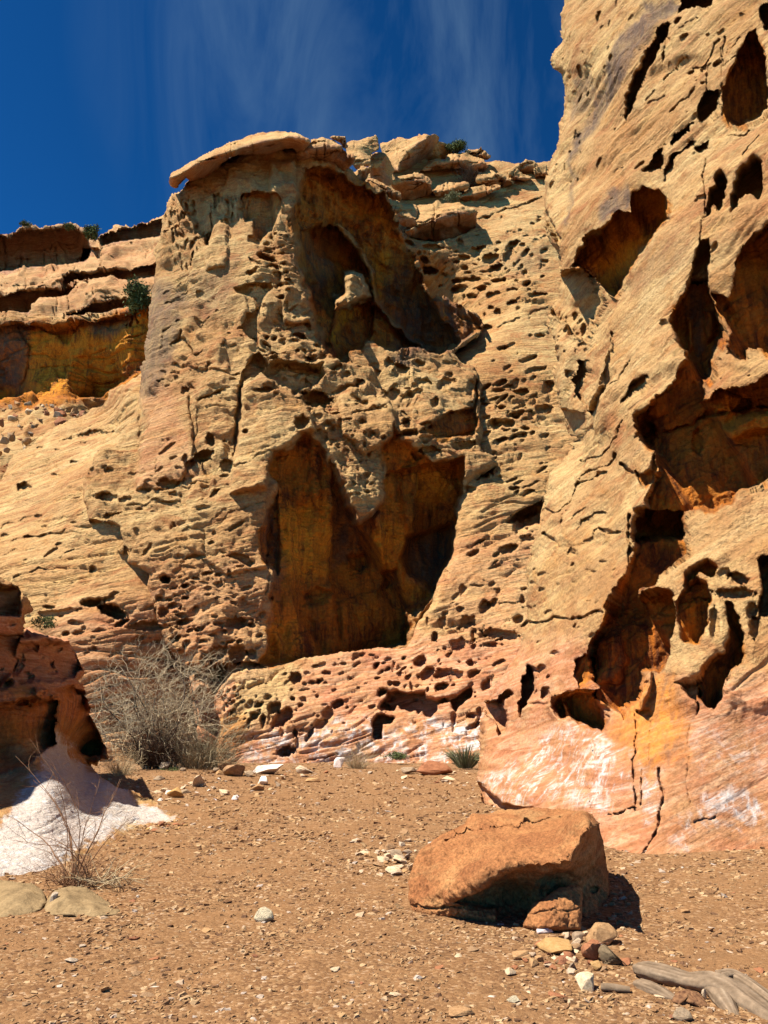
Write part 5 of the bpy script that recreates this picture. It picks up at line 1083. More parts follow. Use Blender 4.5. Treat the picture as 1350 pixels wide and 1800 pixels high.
# ================================================================ stones
import bmesh
STONE_MATS = dict(
  pale=stone_mat('pale_stone', (0.30, 0.22, 0.14), (0.46, 0.36, 0.25)), tan=stone_mat('tan_stone', (0.20, 0.115, 0.055), (0.33, 0.20, 0.10)),
  red=stone_mat('red_stone', (0.17, 0.07, 0.035), (0.27, 0.12, 0.06)), grey=stone_mat('grey_stone', (0.15, 0.11, 0.075), (0.27, 0.20, 0.135)),
  ochre=stone_mat('ochre_stone', (0.27, 0.155, 0.055), (0.36, 0.23, 0.10)), white=stone_mat('white_stone', (0.45, 0.37, 0.32), (0.6, 0.52, 0.47)),
  green=stone_mat('olive_stone', (0.115, 0.08, 0.042), (0.185, 0.13, 0.07)), dark=stone_mat('speckled_stone', (0.06, 0.05, 0.04), (0.5, 0.43, 0.3), 14.0))
def stone_mesh(seed, n=16, round_=0.25, sub=2):
    r = np.random.default_rng(seed)
    p = r.normal(size=(n, 3)); p /= np.linalg.norm(p, axis=1, keepdims=True)
    p *= r.uniform(0.78, 1.0, (n, 1))
    bm = bmesh.new()
    for q_ in p: bm.verts.new(q_)
    res = bmesh.ops.convex_hull(bm, input=bm.verts)
    for v in [v for v in bm.verts if not v.link_faces]: bm.verts.remove(v)
    bmesh.ops.bevel(bm, geom=list(bm.edges), offset=round_ * 0.35, segments=2, affect='EDGES', profile=0.6)
    bmesh.ops.triangulate(bm, faces=list(bm.faces))
    bmesh.ops.subdivide_edges(bm, edges=list(bm.edges), cuts=sub, use_grid_fill=True)
    bmesh.ops.recalc_face_normals(bm, faces=list(bm.faces))
    co = np.array([v.co[:] for v in bm.verts])
    nn = np.array([v.normal[:] for v in bm.verts])
    d = 0.055 * fbm(co * 2.3 + seed, 4, seed=seed) + 0.02 * fbm(co * 9 + seed, 2, seed=seed)
    co = co + nn * d[:, None]
    for v, c in zip(bm.verts, co): v.co = c
    me = bpy.data.meshes.new('stone'); bm.to_mesh(me); bm.free()
    me.polygons.foreach_set('use_smooth', np.ones(len(me.polygons), bool))
    return me
STONES = [stone_mesh(s, 9 + s % 8, 0.16 + 0.05 * (s % 4)) for s in range(10)]
def put_stone(px, py, w, h, mat, label, cat='stone', group=None, name='stone', k=None, rot=None, Y=None, sink=0.25, depth=0.8):
    """a stone whose foot shows at (px, py) on the wash floor, w x h photograph pixels"""
    r = random.Random(int(px * 31 + py * 17))
    g = ground_at(px, py)
    if Y is not None: g = at(px, py, Y)
    dist = g[1]; W = w * dist / F_PX; Hh = h * dist / F_PX
    me = STONES[(int(px + py) if k is None else k) % len(STONES)]
    key = (me.name, mat)
    if key not in STONE_VAR:
        c = me.copy(); c.materials.clear(); c.materials.append(STONE_MATS[mat]); STONE_VAR[key] = c
    o = bpy.data.objects.new(name, STONE_VAR[key]); COL.objects.link(o)
    z = float(gz(g[0], g[1])) if Y is None else g[2]
    o.scale = (W / 2, W / 2 * depth, Hh / 2 / (1 - sink))
    o.location = (g[0], g[1] + W * 0.2, z + Hh / 2 / (1 - sink) * (1 - 2 * sink))
    o.rotation_euler = (r.uniform(-0.12, 0.12), r.uniform(-0.12, 0.12), r.uniform(-0.5, 0.5) if rot is None else rot)
    tag(o, label, cat, group)
    return o
STONE_VAR = {}
Z4 = lambda x, y: (650 + x / 1.9286, 1380 + y / 1.9286)
for (x, y, w, h, mat, lab, k) in [
    (600,502,70,22,'white','flat white stone at the foot of the large boulder', 1),
    (712,532,62,34,'grey','grey stone between the large boulder and the angular brown block', 2),
    (790,540,130,62,'tan','angular brown block beside the shadow of the large boulder', 3),
    (632,572,155,46,'ochre','long ochre slab lying in front of the large boulder', 4),
    (690,598,64,42,'red','red stone wedged under the end of the ochre slab', 5),
    (762,600,92,60,'red','flat red block between the ochre slab and the olive block', 6),
    (835,608,106,72,'green','angular olive block right of the flat red block', 7),
    (772,626,62,28,'ochre','small orange stone in front of the flat red block', 8),
    (690,630,50,26,'grey','small grey stone below the red wedged stone', 9),
    (742,702,92,50,'pale','rounded pale stone left of the flat dark plank', 2),
    (785,545,34,18,'white','small white stone touching the angular brown block', 5),
    (670,520,40,26,'pale','small pale stone beside the flat white stone', 8),
    (1140,730,26,34,'pale','small pale upright stone in front of the driftwood log', 6),
    (486,748,50,18,'dark','small dark flake near the bottom edge of the picture', 4),
    (320,800,110,24,'tan','brown flat slab at the bottom edge of the picture', 1),
    (1065,808,70,36,'grey','grey stone at the bottom edge below the driftwood log', 3)]:
    px, py = Z4(x, y)
    put_stone(px, py, w / 1.9286, h / 1.9286, mat, lab, 'stone', 'stones around the large boulder' if y < 640 else None, k=k)
for (px, py, w, h, mat, lab, k) in [
    (462,1619,40,22,'dark','lone speckled pale and dark stone in the middle of the wash', 3),
    (92,1597,22,26,'pale','small pale stone between the two olive boulders', 2),
    (72,1590,20,18,'ochre','small ochre stone touching the flat olive boulder', 7),
    (112,1602,22,14,'grey','tiny grey stone in front of the low rounded olive boulder', 1),
    (465,1368,95,16,'white','long flat white slab lying on the far edge of the wash', 4),
    (412,1378,60,22,'tan','brown rounded rock beside the end of the grey brush', 6),
    (540,1362,46,20,'pale','pale rock on the far edge of the wash behind the white slab', 7),
    (597,1350,34,20,'white','white chunk at the foot of the red apron', 2),
    (762,1362,74,24,'red','red broken slab left of the pale green shrub', 3),
    (720,1360,40,14,'grey','small grey rock left of the red broken slab', 8),
    (345,1390,52,22,'pale','pale rock below the dark mat of brush', 9),
    (307,1404,36,18,'ochre','ochre stone near the tip of the white skirt', 0),
    (285,1372,34,14,'pale','pale low rock under the dead brush heap', 4),
    (395,1370,34,22,'tan','brown rock at the right end of the dead brush', 1)]:
    put_stone(px, py, w, h, mat, lab, 'boulder' if w > 100 else 'stone', k=k)
for nm_, out_, ctl_, lab_, sd_ in [
    ('boulder', [(78,1600),(86,1580),(103,1564),(125,1557),(150,1559),(172,1573),(196,1589),(212,1600),(205,1612),(80,1612)],
     [(78,1600,7.5),(103,1564,7.9),(125,1557,8.0),(172,1573,7.9),(212,1600,7.5),(140,1590,7.38),(120,1578,7.5),(165,1590,7.42),(150,1612,7.22),(80,1612,7.3),(205,1612,7.3)], 'low domed olive boulder below the bare willow', 501),
    ('boulder', [(-60,1615),(-60,1550),(-10,1545),(30,1551),(56,1552),(74,1564),(82,1586),(70,1600),(40,1612)],
     [(-60,1550,8.2),(-10,1545,8.25),(56,1552,8.1),(82,1586,7.6),(-60,1615,7.25),(40,1612,7.25),(10,1580,7.5),(45,1575,7.6),(70,1600,7.4)], 'flat olive boulder at the left edge against the white skirt', 502)]:
    o_ = relief(nm_, out_, ctl_, STONE_MATS['green'], step=1.0, closed=True, thick=0.3, edge_w=6, edge_r=0.06, seed=sd_, rough_amp=1.2, warp=1.0, c=10, origin='base',
                noise=[('fbm', 0.03, 0.5), ('facet', 0.03, 0.3), ('fine', 0.006, 0.05)])
    tag(o_, lab_, 'boulder')
# scattered and heaped chips, each its own stone
r = random.Random(77)
def scatter(n, fn, label, group, mats, w0, w1, flat=0.32):
    for i in range(n):
        px, py = fn()
        w = w0 + (w1 - w0) * r.random() ** 2.5
        w *= (py - 1270) / 350.0
        put_stone(px, py, w, w * flat * r.uniform(0.6, 1.4), r.choice(mats), label, 'stone', group, k=r.randrange(10), rot=r.uniform(0, 6.28), sink=0.3)
g_ = r.gauss
scatter(70, lambda: (g_(680, 28), g_(1508, 22)), 'small tan stone in the heap left of the large boulder', 'stones heaped left of the large boulder', ['tan','pale','tan','pale','pale'], 16, 58)
scatter(22, lambda: (g_(288, 16), g_(1456, 7)), 'small tan stone heaped at the edge of the white skirt', 'stones heaped by the white skirt', ['tan','pale','ochre','red'], 18, 52)
scatter(50, lambda: (r.uniform(270, 500), r.uniform(1372, 1412)), 'small pale stone in the rubble strip by the dry brush', 'stones in the rubble strip', ['pale','tan','white','grey','pale'], 26, 110)
scatter(34, lambda: (r.uniform(500, 860), r.uniform(1352, 1385)), 'small tan stone along the far edge of the wash', 'stones along the far edge', ['tan','pale','red','pale'], 26, 120)
scatter(44, lambda: (g_(980, 50), g_(1680, 22)), 'small pale stone in the spill of stones below the large boulder', 'stones spilling below the boulder', ['pale','tan','red','tan','pale'], 12, 40)
scatter(70, lambda: (r.uniform(0, 1350), 1480 + 320 * r.random() ** 0.7), 'flat stone chip scattered on the open gravel of the wash', 'chips scattered over the wash', ['tan','tan','tan','red','pale'], 10, 34, 0.2)

for i in range(90):
    px = r.uniform(-20, 150); py = 700 + r.random() * (60 + 0.5 * (150 - px)); py = max(py, 690 + 0.35 * abs(px - 20))
    Yt = 63.5 - (py - 700) * 0.10
    w = 7 + 26 * r.random() ** 3
    put_stone(px, py, w, w * r.uniform(0.35, 0.7), r.choice(['pale','tan','grey','red','tan']), 'grey brown block in the rubble pile under the far amber alcove', 'rock', 'rubble blocks under the far alcove', name='rubble_block', k=r.randrange(10), rot=r.uniform(0, 6.28), Y=Yt)
# driftwood and a plank
def tube(path, radii, seg=14, seed=0, rough_=0.1, freq=4.0):
    P = np.array(path, float); R = np.array(radii, float)
    n = 110; t = np.linspace(0, len(P) - 1, n)
    def cr(A):
        i = np.clip(t.astype(int), 0, len(A) - 2); f = (t - i)
        A = np.asarray(A); A = A if A.ndim > 1 else A[:, None]
        p0 = A[np.maximum(i - 1, 0)]; p1 = A[i]; p2 = A[i + 1]; p3 = A[np.minimum(i + 2, len(A) - 1)]; f = f[:, None]
        return 0.5 * (2 * p1 + (p2 - p0) * f + (2 * p0 - 5 * p1 + 4 * p2 - p3) * f ** 2 + (3 * p1 - 3 * p2 + p3 - p0) * f ** 3)
    C = cr(P); R = np.maximum(cr(R)[:, 0], 0.002)
    tg = np.gradient(C, axis=0); tg /= np.linalg.norm(tg, axis=1, keepdims=True)
    up = np.array([0, 0, 1.0]); a = np.cross(tg, up); a /= np.linalg.norm(a, axis=1, keepdims=True) + 1e-9; b_ = np.cross(a, tg)
    th = np.linspace(0, 2 * np.pi, seg, endpoint=False)
    ring = C[:, None] + R[:, None, None] * (np.cos(th)[None, :, None] * a[:, None] + np.sin(th)[None, :, None] * b_[:, None])
    q_ = np.stack([np.cos(th)[None] * 1.5 + 0 * t[:, None], np.sin(th)[None] * 1.5 + 0 * t[:, None], np.repeat((t * freq * 0.12)[:, None], seg, 1)], -1)
    gr = fbm(np.stack([np.cos(th)[None] * 5 + 0 * t[:, None], np.sin(th)[None] * 5 + 0 * t[:, None], np.repeat((t * 0.55)[:, None], seg, 1)], -1), 4, 0.6, seed=seed + 1)
    f = 1 + rough_ * fbm(q_, 4, seed=seed) + 0.10 * gr
    tint = np.concatenate([np.clip(0.5 + 0.55 * gr, 0, 1).ravel(), [0.3, 0.3]])
    ring = C[:, None] + (ring - C[:, None]) * f[..., None]
    V = ring.reshape(-1, 3); i = np.arange(n * seg).reshape(n, seg)
    q4 = np.stack([i[:-1], np.roll(i[:-1], -1, 1), np.roll(i[1:], -1, 1), i[1:]], -1).reshape(-1, 4)
    V = np.concatenate([V, C[:1], C[-1:]])
    t0 = np.stack([np.roll(i[0], -1), i[0], np.full(seg, n * seg)], -1); t1 = np.stack([i[-1], np.roll(i[-1], -1), np.full(seg, n * seg + 1)], -1)
    return V, q4, np.concatenate([t0, t1]), tint
M_DRIFT = tinted('weathered_driftwood', [(0.0, (0.06, 0.038, 0.022)), (0.35, (0.12, 0.08, 0.048)), (0.7, (0.175, 0.12, 0.075)), (1.0, (0.24, 0.175, 0.115))], noise_scale=25, bump=0.5, dist=0.006)
def gpt(x, y, dz): # tile Z4 px -> point dz above the wash floor
    px, py = Z4(x, y); g = ground_at(px, py); return [g[0], g[1], float(gz(g[0], g[1])) + dz]
drift = empty('driftwood_log', gpt(1120, 720, 0))
tag(drift, 'smooth grey driftwood log half buried in gravel at the lower right', 'log')
def dpart(name, path, radii, seed, rough_=0.12, mat=None):
    V, q4, t3, tint = tube(path, radii, 30, seed, rough_)
    V[:, 2] = V[:, 2] * 0.62 - 0.004
    o = link_mesh(name, V, [q4, t3], mat or M_DRIFT, {'tint': tint}, True, drift, drift.location)
    o.location = (0, 0, 0); return o
dpart('trunk', [gpt(905,640,.05),gpt(930,650,.07),gpt(1000,668,.075),gpt(1080,684,.06),gpt(1160,700,.075),gpt(1230,722,.06),gpt(1320,768,.02),gpt(1430,830,-.03)], [.02,.075,.085,.075,.10,.095,.075,.05], 5, 0.22)
dpart('branch', [gpt(1190,690,.12),gpt(1240,684,.115),gpt(1310,715,.085),gpt(1400,770,.04)], [.05,.045,.04,.035], 6, 0.2)
dpart('branch', [gpt(1180,715,.05),gpt(1205,745,.03),gpt(1235,778,-.02)], [.075,.06,.035], 7, 0.2)
dpart('branch', [gpt(905,675,.0),gpt(930,690,.03),gpt(990,715,.03),gpt(1045,730,.0)], [.03,.055,.05,.02], 8, 0.25)
M_BARK = wood_mat('rotten_bark', (0.07, 0.03, 0.015), (0.2, 0.1, 0.045), (40, 40, 40))
dpart('root_stub', [gpt(1040,742,.0),gpt(1075,735,.05),gpt(1110,742,.035),gpt(1140,750,.0)], [.03,.045,.04,.02], 9, 0.9, M_BARK)
V, q4, t3, tint = tube([gpt(786,700,.02),gpt(830,705,.022),gpt(882,708,.018)], [.028,.032,.024], 8, 3, 0.2)
V[:, 2] = (V[:, 2] - V[:, 2].mean()) * 0.7 + V[:, 2].mean()
tag(link_mesh('driftwood_plank', V, [q4, t3], M_DRIFT, {'tint': tint}, True, None, V.mean(0)), 'short flat plank of grey driftwood left of the driftwood log', 'driftwood')

# ---- gravel that nobody could count
def build_gravel():
    R = np.random.default_rng(4)
    n = 90000
    # denser near the camera, in the field of view
    d = 3.6 * (34 / 3.6) ** (R.random(n) ** 1.25)
    az = R.uniform(-0.62, 0.62, n)
    x = d * np.tan(az); y = d
    dens = fbm(np.stack([x / 0.9, y / 0.9, 0 * x], -1), 3, seed=12)
    keep = R.random(n) < np.clip(0.55 + 0.9 * dens, 0.12, 1)
    # drifts of coarser chips
    x, y, d, dens = x[keep], y[keep], d[keep], dens[keep]; n = len(x)
    s = (0.007 + 0.021 * R.random(n) ** 3.6) * np.clip(d / 7, 0.8, 2.2) * (1 + 0.35 * np.clip(dens, 0, 1))
    base = np.array([[-1,-1,-1],[1,-1,-1],[1,1,-1],[-1,1,-1],[-.7,-.7,1],[.7,-.7,1],[.7,.7,1],[-.7,.7,1]], float)
    V = base[None] + R.normal(scale=0.33, size=(n, 8, 3))
    sc3 = np.stack([s, s * R.uniform(0.45, 0.95, n), s * R.uniform(0.10, 0.42, n)], -1)
    V = V * sc3[:, None]
    a = R.uniform(0, 6.28, n); ca, sa = np.cos(a), np.sin(a)
    tx = R.normal(scale=0.22, size=n); 
    X = V[..., 0] * ca[:, None] - V[..., 1] * sa[:, None]; Yy = V[..., 0] * sa[:, None] + V[..., 1] * ca[:, None]
    Zz = V[..., 2] + X * tx[:, None]
    z = gz(x, y)
    V = np.stack([X + x[:, None], Yy + y[:, None], Zz + (z + sc3[:, 2] * 0.5)[:, None]], -1).reshape(-1, 3)
    f = np.array([[4,5,6,7],[0,1,5,4],[1,2,6,5],[2,3,7,6],[3,0,4,7]])
    F = (f[None] + 8 * np.arange(n)[:, None, None]).reshape(-1, 4)
    tint = np.repeat(np.clip(R.beta(1.6, 2.6, n), 0, 1), 8)
    m = tinted('gravel_chips', [(0.0, (0.085, 0.042, 0.022)), (0.3, (0.185, 0.098, 0.043)), (0.55, (0.26, 0.155, 0.072)), (0.75, (0.33, 0.215, 0.115)), (0.9, (0.27, 0.21, 0.165)), (1.0, (0.5, 0.41, 0.31))], noise_scale=60, bump=0.3, dist=0.004)
    o = link_mesh('gravel', V, [F], m, {'tint': tint}, False)
    tag(o, kind='stuff')
build_gravel()
# ================================================================ plants
def sticks(segs, sides=3):
    """segs: array (n, 8): p0 xyz, p1 xyz, r0, r1 -> one mesh of thin tapered sticks"""
    S = np.asarray(segs, float); n = len(S)
    p0, p1 = S[:, :3], S[:, 3:6]
    t = p1 - p0; t /= np.linalg.norm(t, axis=1, keepdims=True) + 1e-9
    ref = np.where(np.abs(t[:, 2:3]) > 0.9, np.array([[1.0, 0, 0]]), np.array([[0, 0, 1.0]]))
    a = np.cross(t, ref); a /= np.linalg.norm(a, axis=1, keepdims=True); b_ = np.cross(t, a)
    V = []
    for k in range(sides):
        c, s_ = math.cos(2 * math.pi * k / sides), math.sin(2 * math.pi * k / sides)
        o_ = a * c + b_ * s_
        V += [p0 + o_ * S[:, 6:7], p1 + o_ * S[:, 7:8]]
    V = np.stack(V, 1)                       # n, 2*sides, 3
    F = np.array([[2 * k, 2 * ((k + 1) % sides), 2 * ((k + 1) % sides) + 1, 2 * k + 1] for k in range(sides)])
    return V.reshape(-1, 3), (F[None] + 2 * sides * np.arange(n)[:, None, None]).reshape(-1, 4)
def grow(segs, tips, p, d, length, r, depth, rr, curl=0.25, gravity=0.0, kids=(2, 3), shrink=0.68, steps=3, spread=0.7):
    q = np.array(p, float); d = np.array(d, float); d /= np.linalg.norm(d)
    for s in range(steps):
        d = d + rr.normal(scale=curl, size=3) + np.array([0, 0, gravity]); d /= np.linalg.norm(d)
        e = q + d * length / steps
        r1 = r * (1 - 0.28 * (s + 1) / steps)
        segs.append([*q, *e, r * (1 - 0.28 * s / steps), r1])
        if depth > 0 and s < steps - 1 and rr.random() < 0.75:
            d2 = d + rr.normal(scale=spread, size=3); grow(segs, tips, e, d2, length * shrink * rr.uniform(0.6, 1.0), r1 * 0.6, depth - 1, rr, curl, gravity, kids, shrink, steps, spread)
        q = e
    if depth > 0:
        for k in range(rr.integers(kids[0], kids[1] + 1)):
            d2 = d + rr.normal(scale=spread, size=3)
            grow(segs, tips, q, d2, length * shrink * rr.uniform(0.7, 1.1), r1 * 0.7, depth - 1, rr, curl, gravity, kids, shrink, steps, spread)
    else: tips.append((q, d))
def leaf_cloud(centers, size, n_each, spread, rr, elong=1.6):
    C = np.repeat(np.asarray(centers, float), n_each, 0)
    n = len(C); C = C + rr.normal(scale=spread, size=(n, 3))
    a = rr.normal(size=(n, 3)); a /= np.linalg.norm(a, axis=1, keepdims=True)
    b_ = np.cross(a, rr.normal(size=(n, 3))); b_ /= np.linalg.norm(b_, axis=1, keepdims=True)
    s = size * rr.uniform(0.6, 1.3, (n, 1))
    V = np.stack([C - a * s * elong, C - b_ * s * 0.6, C + a * s * elong, C + b_ * s * 0.6], 1).reshape(-1, 3)
    return V, np.arange(4 * n).reshape(-1, 4), np.repeat(rr.random(n), 4)
M_TWIG = wood_mat('dry_twigs', (0.25, 0.19, 0.11), (0.46, 0.365, 0.23), (9, 9, 9))
M_STEM = wood_mat('dark_stems', (0.045, 0.03, 0.022), (0.11, 0.08, 0.055), (20, 20, 6))
M_DEAD = wood_mat('dead_brush', (0.035, 0.02, 0.014), (0.11, 0.07, 0.045), (15, 15, 15))
M_REDST = wood_mat('red_stems', (0.12, 0.055, 0.03), (0.26, 0.14, 0.07), (20, 20, 8))
M_STRAW = wood_mat('straw', (0.26, 0.18, 0.09), (0.42, 0.32, 0.19), (20, 20, 8))
M_LEAF = tinted('dark_green_leaves', [(0, (0.03, 0.04, 0.013)), (0.6, (0.07, 0.085, 0.028)), (1, (0.13, 0.14, 0.055))], noise_scale=3)
M_SAGE = tinted('grey_green_leaves', [(0, (0.07, 0.075, 0.035)), (0.6, (0.15, 0.15, 0.075)), (1, (0.24, 0.22, 0.12))], noise_scale=3)
M_GREYL = tinted('grey_brush_twigs', [(0, (0.14, 0.11, 0.06)), (0.6, (0.25, 0.20, 0.115)), (1, (0.38, 0.31, 0.19))], noise_scale=3)

def dry_bush():
    rr = np.random.default_rng(3)
    Yb = 24.5
    base = at(280, 1352, Yb); base[2] = float(gz(base[0], base[1]))
    root = empty('dry_shrub', base)
    tag(root, 'tall leafless grey shrub with a tangle of fine twigs beside the shaded outcrop', 'shrub')
    px = Yb * 1.055 / F_PX
    stems, twigs, tips = [], [], []
    goals = [(300,1140,0),(285,1175,.5),(215,1160,-.4),(250,1150,.3),(335,1185,-.3),(365,1215,.4),(180,1215,-.2),(165,1260,.5),(195,1250,.9),(230,1220,1.0),(270,1230,-1.0),(320,1240,1.0),(350,1265,-.7),(300,1280,-1.2),(190,1300,-.8),(225,1285,-1.3),(250,1190,-.8),(330,1150,.6)]
    for (gx, gy, dy) in goals:
        g = at(gx, 1352 - (1352 - gy) * 0.93, Yb + dy); v = g - base
        L = np.linalg.norm(v); b0 = base + np.array([rr.normal(scale=.25), rr.normal(scale=.25), 0])
        # curved main stem
        q = b0.copy(); d = np.array([v[0] * 0.5, v[1], v[2] * 1.2]); d /= np.linalg.norm(d); n = 7; r0 = 0.045
        for s in range(n):
            w = s / n
            tgt = (g - q); tgt /= np.linalg.norm(tgt) + 1e-6
            d = d * (1 - w) + tgt * w + rr.normal(scale=0.13, size=3); d /= np.linalg.norm(d)
            e = q + d * L / n * 1.06; r1 = r0 * 0.83
            stems.append([*q, *e, r0, r1])
            if s >= 2 or (s == 1 and rr.random() < 0.4):
                for k in range(3):
                    d2 = d * 0.5 + rr.normal(scale=0.7, size=3) + np.array([0, 0, 0.12])
                    grow(twigs, tips, e, d2, rr.uniform(0.5, 1.1), max(0.010, r1 * 0.45), 2, rr, 0.25, 0.0, (2, 3), 0.62, 3, 0.65)
            q, r0 = e, r1
    V, F = sticks(stems, 5); o = link_mesh('stems', V, [F], M_STEM, None, True, root, base); o.location = (0, 0, 0)
    V, F = sticks(twigs, 3); V = V + 0
    o = link_mesh('twigs', V, [F], M_TWIG, None, False, root, base); o.location = (0, 0, 0)
    return len(twigs)
NTW = dry_bush()
def dome_brush(name, label, cat, px, py, w, h, Yb, mat, n, seed, r0=0.006, lean=0.0, dark=None, depth=1):
    rr = np.random.default_rng(seed)
    base = at(px, py, Yb); W = w * Yb * 1.055 / F_PX; H = h * Yb * 1.055 / F_PX
    root = empty(name, base); tag(root, label, cat)
    tw, tips = [], []
    for k in range(n):
        a = rr.uniform(0, 6.28); e = rr.uniform(0.1, 1.0) ** 0.8
        d = np.array([math.cos(a) * W / 2 * rr.random() ** 0.5 + lean * H, math.sin(a) * W / 2 * rr.random() ** 0.5, H * e])
        L = np.linalg.norm(d)
        b0 = base + np.array([d[0], d[1], 0]) * rr.uniform(0.05, 0.55) + np.array([0, 0, 0.0])
        grow(tw, tips, b0, d, L * rr.uniform(0.5, 0.95), r0, depth, rr, 0.16, -0.02, (2, 3), 0.55, 3, 0.5)
    V, F = sticks(tw, 3); tint = np.repeat(rr.random(len(tw)), 6)
    o = link_mesh('twigs', V, [F], mat, {'tint': tint}, False, root, base); o.location = (0, 0, 0)
    return root, base
dome_brush('grey_brush', 'low dome of dense grey brush right of the tall dry shrub', 'shrub', 352, 1366, 116, 82, 24.2, M_GREYL, 420, 21, 0.007)
dome_brush('dead_brush_heap', 'dark mat of dead brush heaped at the foot of the tall dry shrub', 'dead brush', 272, 1345, 92, 58, 23.8, M_DEAD, 330, 22, 0.009)
root, base = dome_brush('low_green_plant', 'dark green leafy plant tucked under the dry brush', 'plant', 300, 1372, 44, 22, 23.0, M_STEM, 30, 23, 0.006)
def add_leaves(root, base, W, H, n, size, mat, seed, elong=1.8, nclump=14):
    rr = np.random.default_rng(seed)
    c = rr.normal(size=(nclump, 3)); c /= np.linalg.norm(c, axis=1, keepdims=True)
    c = c * rr.uniform(0.35, 1, (nclump, 1)) * np.array([W / 2, W / 2.4, H / 2]) + base + np.array([0, 0, H / 2])
    V, F, t = leaf_cloud(c, size, n // nclump, np.array([W, W, H]) * 0.105, rr, elong)
    # clumps differ in tone
    tt = np.repeat(np.repeat(rr.random(nclump), n // nclump), 4) * 0.5 + t * 0.5
    o = link_mesh('foliage', V, [F], mat, {'tint': tt}, False, root, base); o.location = (0, 0, 0)
add_leaves(root, base, 0.78, 0.38, 700, 0.02, M_LEAF, 24)
dome_brush('dry_grass_tuft', 'tuft of straw grass left of the dead brush heap', 'grass tuft', 212, 1366, 52, 42, 22.0, M_STRAW, 150, 25, 0.004)
dome_brush('dry_grass_tuft', 'pale dry twiggy tuft at the foot of the red apron', 'grass tuft', 628, 1352, 48, 38, 29.0, M_STRAW, 150, 26, 0.005)
# pale green shrub with blades
def blade_plant(label, px, py, w, h, Yb, n, seed, mat, name='sage_plant', cat='shrub'):
    rr = np.random.default_rng(seed)
    base = at(px, py, Yb); k = Yb * 1.055 / F_PX; W, H = w * k, h * k
    root = empty(name, base); tag(root, label, cat)
    segs = []
    Vs, Fs, ts = [], [], []
    for i in range(n):
        a = rr.uniform(0, 6.28); t = rr.random() ** 0.6
        d = np.array([math.cos(a) * W * 0.55 * t, math.sin(a) * W * 0.5 * t, H * rr.uniform(0.45, 1.0) * (1 - 0.35 * t)])
        b0 = base + np.array([d[0], d[1], 0]) * 0.3
        e = b0 + d * np.array([0.85, 0.85, 1.0]); mid = (b0 + e) / 2 + np.array([0, 0, 0.12 * H])
        r = rr.uniform(0.007, 0.014)
        segs.append([*b0, *mid, r, r]); segs.append([*mid, *e, r, 0.002])
    V, F = sticks(segs, 3)
    o = link_mesh('leaves', V, [F], mat, {'tint': np.repeat(rr.random(len(segs)), 6)}, False, root, base); o.location = (0, 0, 0)
blade_plant('pale green spiky shrub at the foot of the red apron', 818, 1350, 66, 44, 28.5, 260, 31, M_SAGE)
root = empty('creeping_plant', at(694, 1336, 31.5)); base = np.array(root.location)
tag(root, 'low dark green plant creeping along the foot of the red apron', 'plant')
add_leaves(root, base, 1.1, 0.32, 700, 0.028, M_LEAF, 33, 1.8, 18)

def leafy(name, label, cat, px, py, w, h, Yb, seed, mat, n=1500, size=0.07, trunk=True):
    rr = np.random.default_rng(seed)
    k = Yb * float(np.linalg.norm(ray(px, py))) / F_PX * 0.92
    base = at(px, py, Yb); W, H = w * k, h * k
    root = empty(name, base); tag(root, label, cat)
    segs, tips = [], []
    for i in range(3):
        grow(segs, tips, base, np.array([rr.normal(scale=.4), rr.normal(scale=.4), 1.0]), H * 0.55, H * 0.035, 2, rr, 0.2, 0.05, (2, 2), 0.62, 3, 0.6)
    V, F = sticks(segs, 5); o = link_mesh('trunk', V, [F], M_STEM, None, True, root, base); o.location = (0, 0, 0)
    add_leaves(root, base, W, H, n, size, mat, seed + 1, 1.5, 26)
leafy('ridge_juniper', 'round dark juniper on the skyline right of the great tilted block', 'tree', 803, 268, 30, 20, 71.5, 41, M_LEAF, 2600, 0.075)
leafy('ridge_bush', 'small green bush below the layered ledge on the slope', 'bush', 796, 354, 26, 16, 65.5, 42, M_SAGE, 900, 0.06)
dome_brush('dead_ridge_brush', 'grey dead brush under the layered ledge slab', 'dead brush', 822, 326, 50, 36, 69.5, M_DEAD, 160, 43, 0.02)
leafy('skyline_juniper', 'small juniper in the notch of the far skyline at the left', 'tree', 160, 420, 24, 26, 95, 44, M_LEAF, 1500, 0.12)
leafy('cliff_bush', 'large green bush on the ledge against the left edge of the rock tower', 'bush', 240, 545, 46, 60, 77.5, 45, M_LEAF, 2600, 0.13)
leafy('outcrop_plant', 'little leafy plant growing on the shaded outcrop', 'plant', 78, 1104, 44, 22, 14.4, 46, M_LEAF, 500, 0.018)
for (px, py, Yb, lab, sd) in [(120, 402, 101, 'tiny green bush on the left skyline cap', 47), (44, 398, 103, 'tiny dark bush at the far left of the skyline cap', 48)]:
    leafy('skyline_bush', lab, 'bush', px, py, 18, 8, Yb, sd, M_LEAF, 500, 0.1)

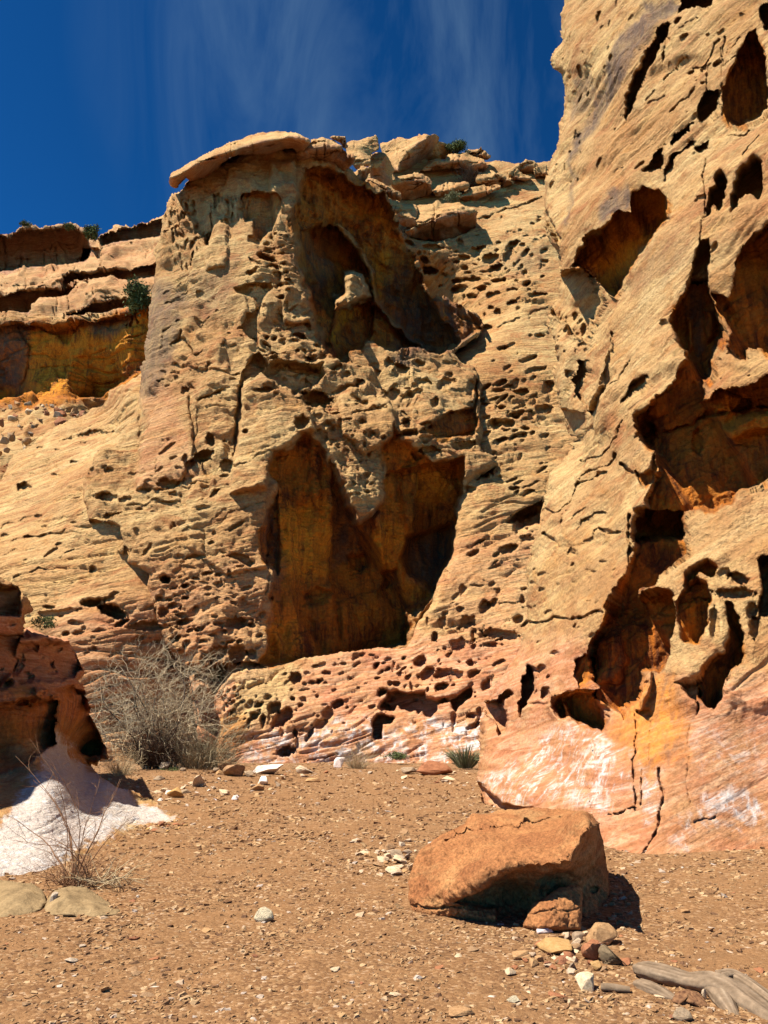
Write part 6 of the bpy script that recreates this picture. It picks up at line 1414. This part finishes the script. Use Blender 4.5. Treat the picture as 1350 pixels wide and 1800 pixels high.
def twiggy():
    rr = np.random.default_rng(9)
    base = ground_at(132, 1556); Yb = base[1]; k = Yb * 1.08 / F_PX
    root = empty('bare_willow', base)
    tag(root, 'thin reddish bare willow stems standing in front of the white skirt', 'shrub')
    stems, twigs, tips = [], [], []
    goals = [(212,1372),(178,1360),(196,1420),(62,1370),(30,1330),(8,1430),(80,1330),(50,1300),(150,1450),(225,1440),(105,1440),(20,1480),(70,1470),(168,1480),(120,1480)]
    for (gx, gy) in goals:
        g = at(gx, gy, Yb + rr.uniform(-0.4, 0.4)); b0 = base + np.array([rr.normal(scale=.08), rr.normal(scale=.08), 0])
        pts = []
        bend = rr.uniform(0.0, 0.35) * (1 if gx < 120 else 0.4)
        for t in np.linspace(0, 1, 9):
            p = b0 + (g - b0) * t
            p[2] += math.sin(math.pi * t) * bend * 0.5 + rr.normal(scale=0.006); p[0] += rr.normal(scale=0.008)
            if gx < 100: p[0] += math.sin(math.pi * t) * 0.18
            pts.append(p)
        r0 = rr.uniform(0.0055, 0.0095)
        for i in range(8):
            stems.append([*pts[i], *pts[i + 1], r0 * (1 - i / 10), r0 * (1 - (i + 1) / 10)])
            if i > 1 and rr.random() < 0.8:
                d = (pts[i + 1] - pts[i]); d /= np.linalg.norm(d)
                grow(twigs, tips, pts[i], d + rr.normal(scale=0.5, size=3), rr.uniform(0.08, 0.3), 0.0024, 1, rr, 0.15, -0.05 if gx < 100 else 0.02, (1, 2), 0.6, 3, 0.5)
    low = []
    for i in range(70):
        a = rr.uniform(0, 6.28); d = np.array([math.cos(a), math.sin(a), rr.uniform(0.1, 0.9)])
        grow(low, tips, base + np.array([rr.normal(scale=.1), rr.normal(scale=.1), 0.01]), d, rr.uniform(0.15, 0.42), 0.004, 1, rr, 0.25, 0.0, (1, 2), 0.6, 3, 0.5)
    for nm, sg, mt, sd in (('stems', stems, M_REDST, 5), ('twigs', twigs, M_REDST, 3), ('basal_shoots', low, M_REDST, 3)):
        V, F = sticks(sg, sd); o = link_mesh(nm, V, [F], mt, None, True, root, base); o.location = (0, 0, 0)
    # dead stalks lying beside it
    b2 = ground_at(180, 1562); dead = []
    root2 = empty('dead_stalks', b2); tag(root2, 'bleached dead stalks fallen at the foot of the bare willow', 'dead branch')
    for i in range(26):
        d = np.array([rr.uniform(-1, 1), rr.uniform(-0.4, 0.4), rr.uniform(-0.05, 0.25)])
        grow(dead, tips, b2 + np.array([rr.normal(scale=.13), rr.normal(scale=.08), 0.03 + abs(rr.normal(scale=.02))]), d, rr.uniform(0.15, 0.4), 0.005, 1, rr, 0.25, -0.04, (1, 1), 0.6, 3, 0.4)
    V, F = sticks(dead, 4); o = link_mesh('stalks', V, [F], M_STRAW, None, True, root2, b2); o.location = (0, 0, 0)
twiggy()
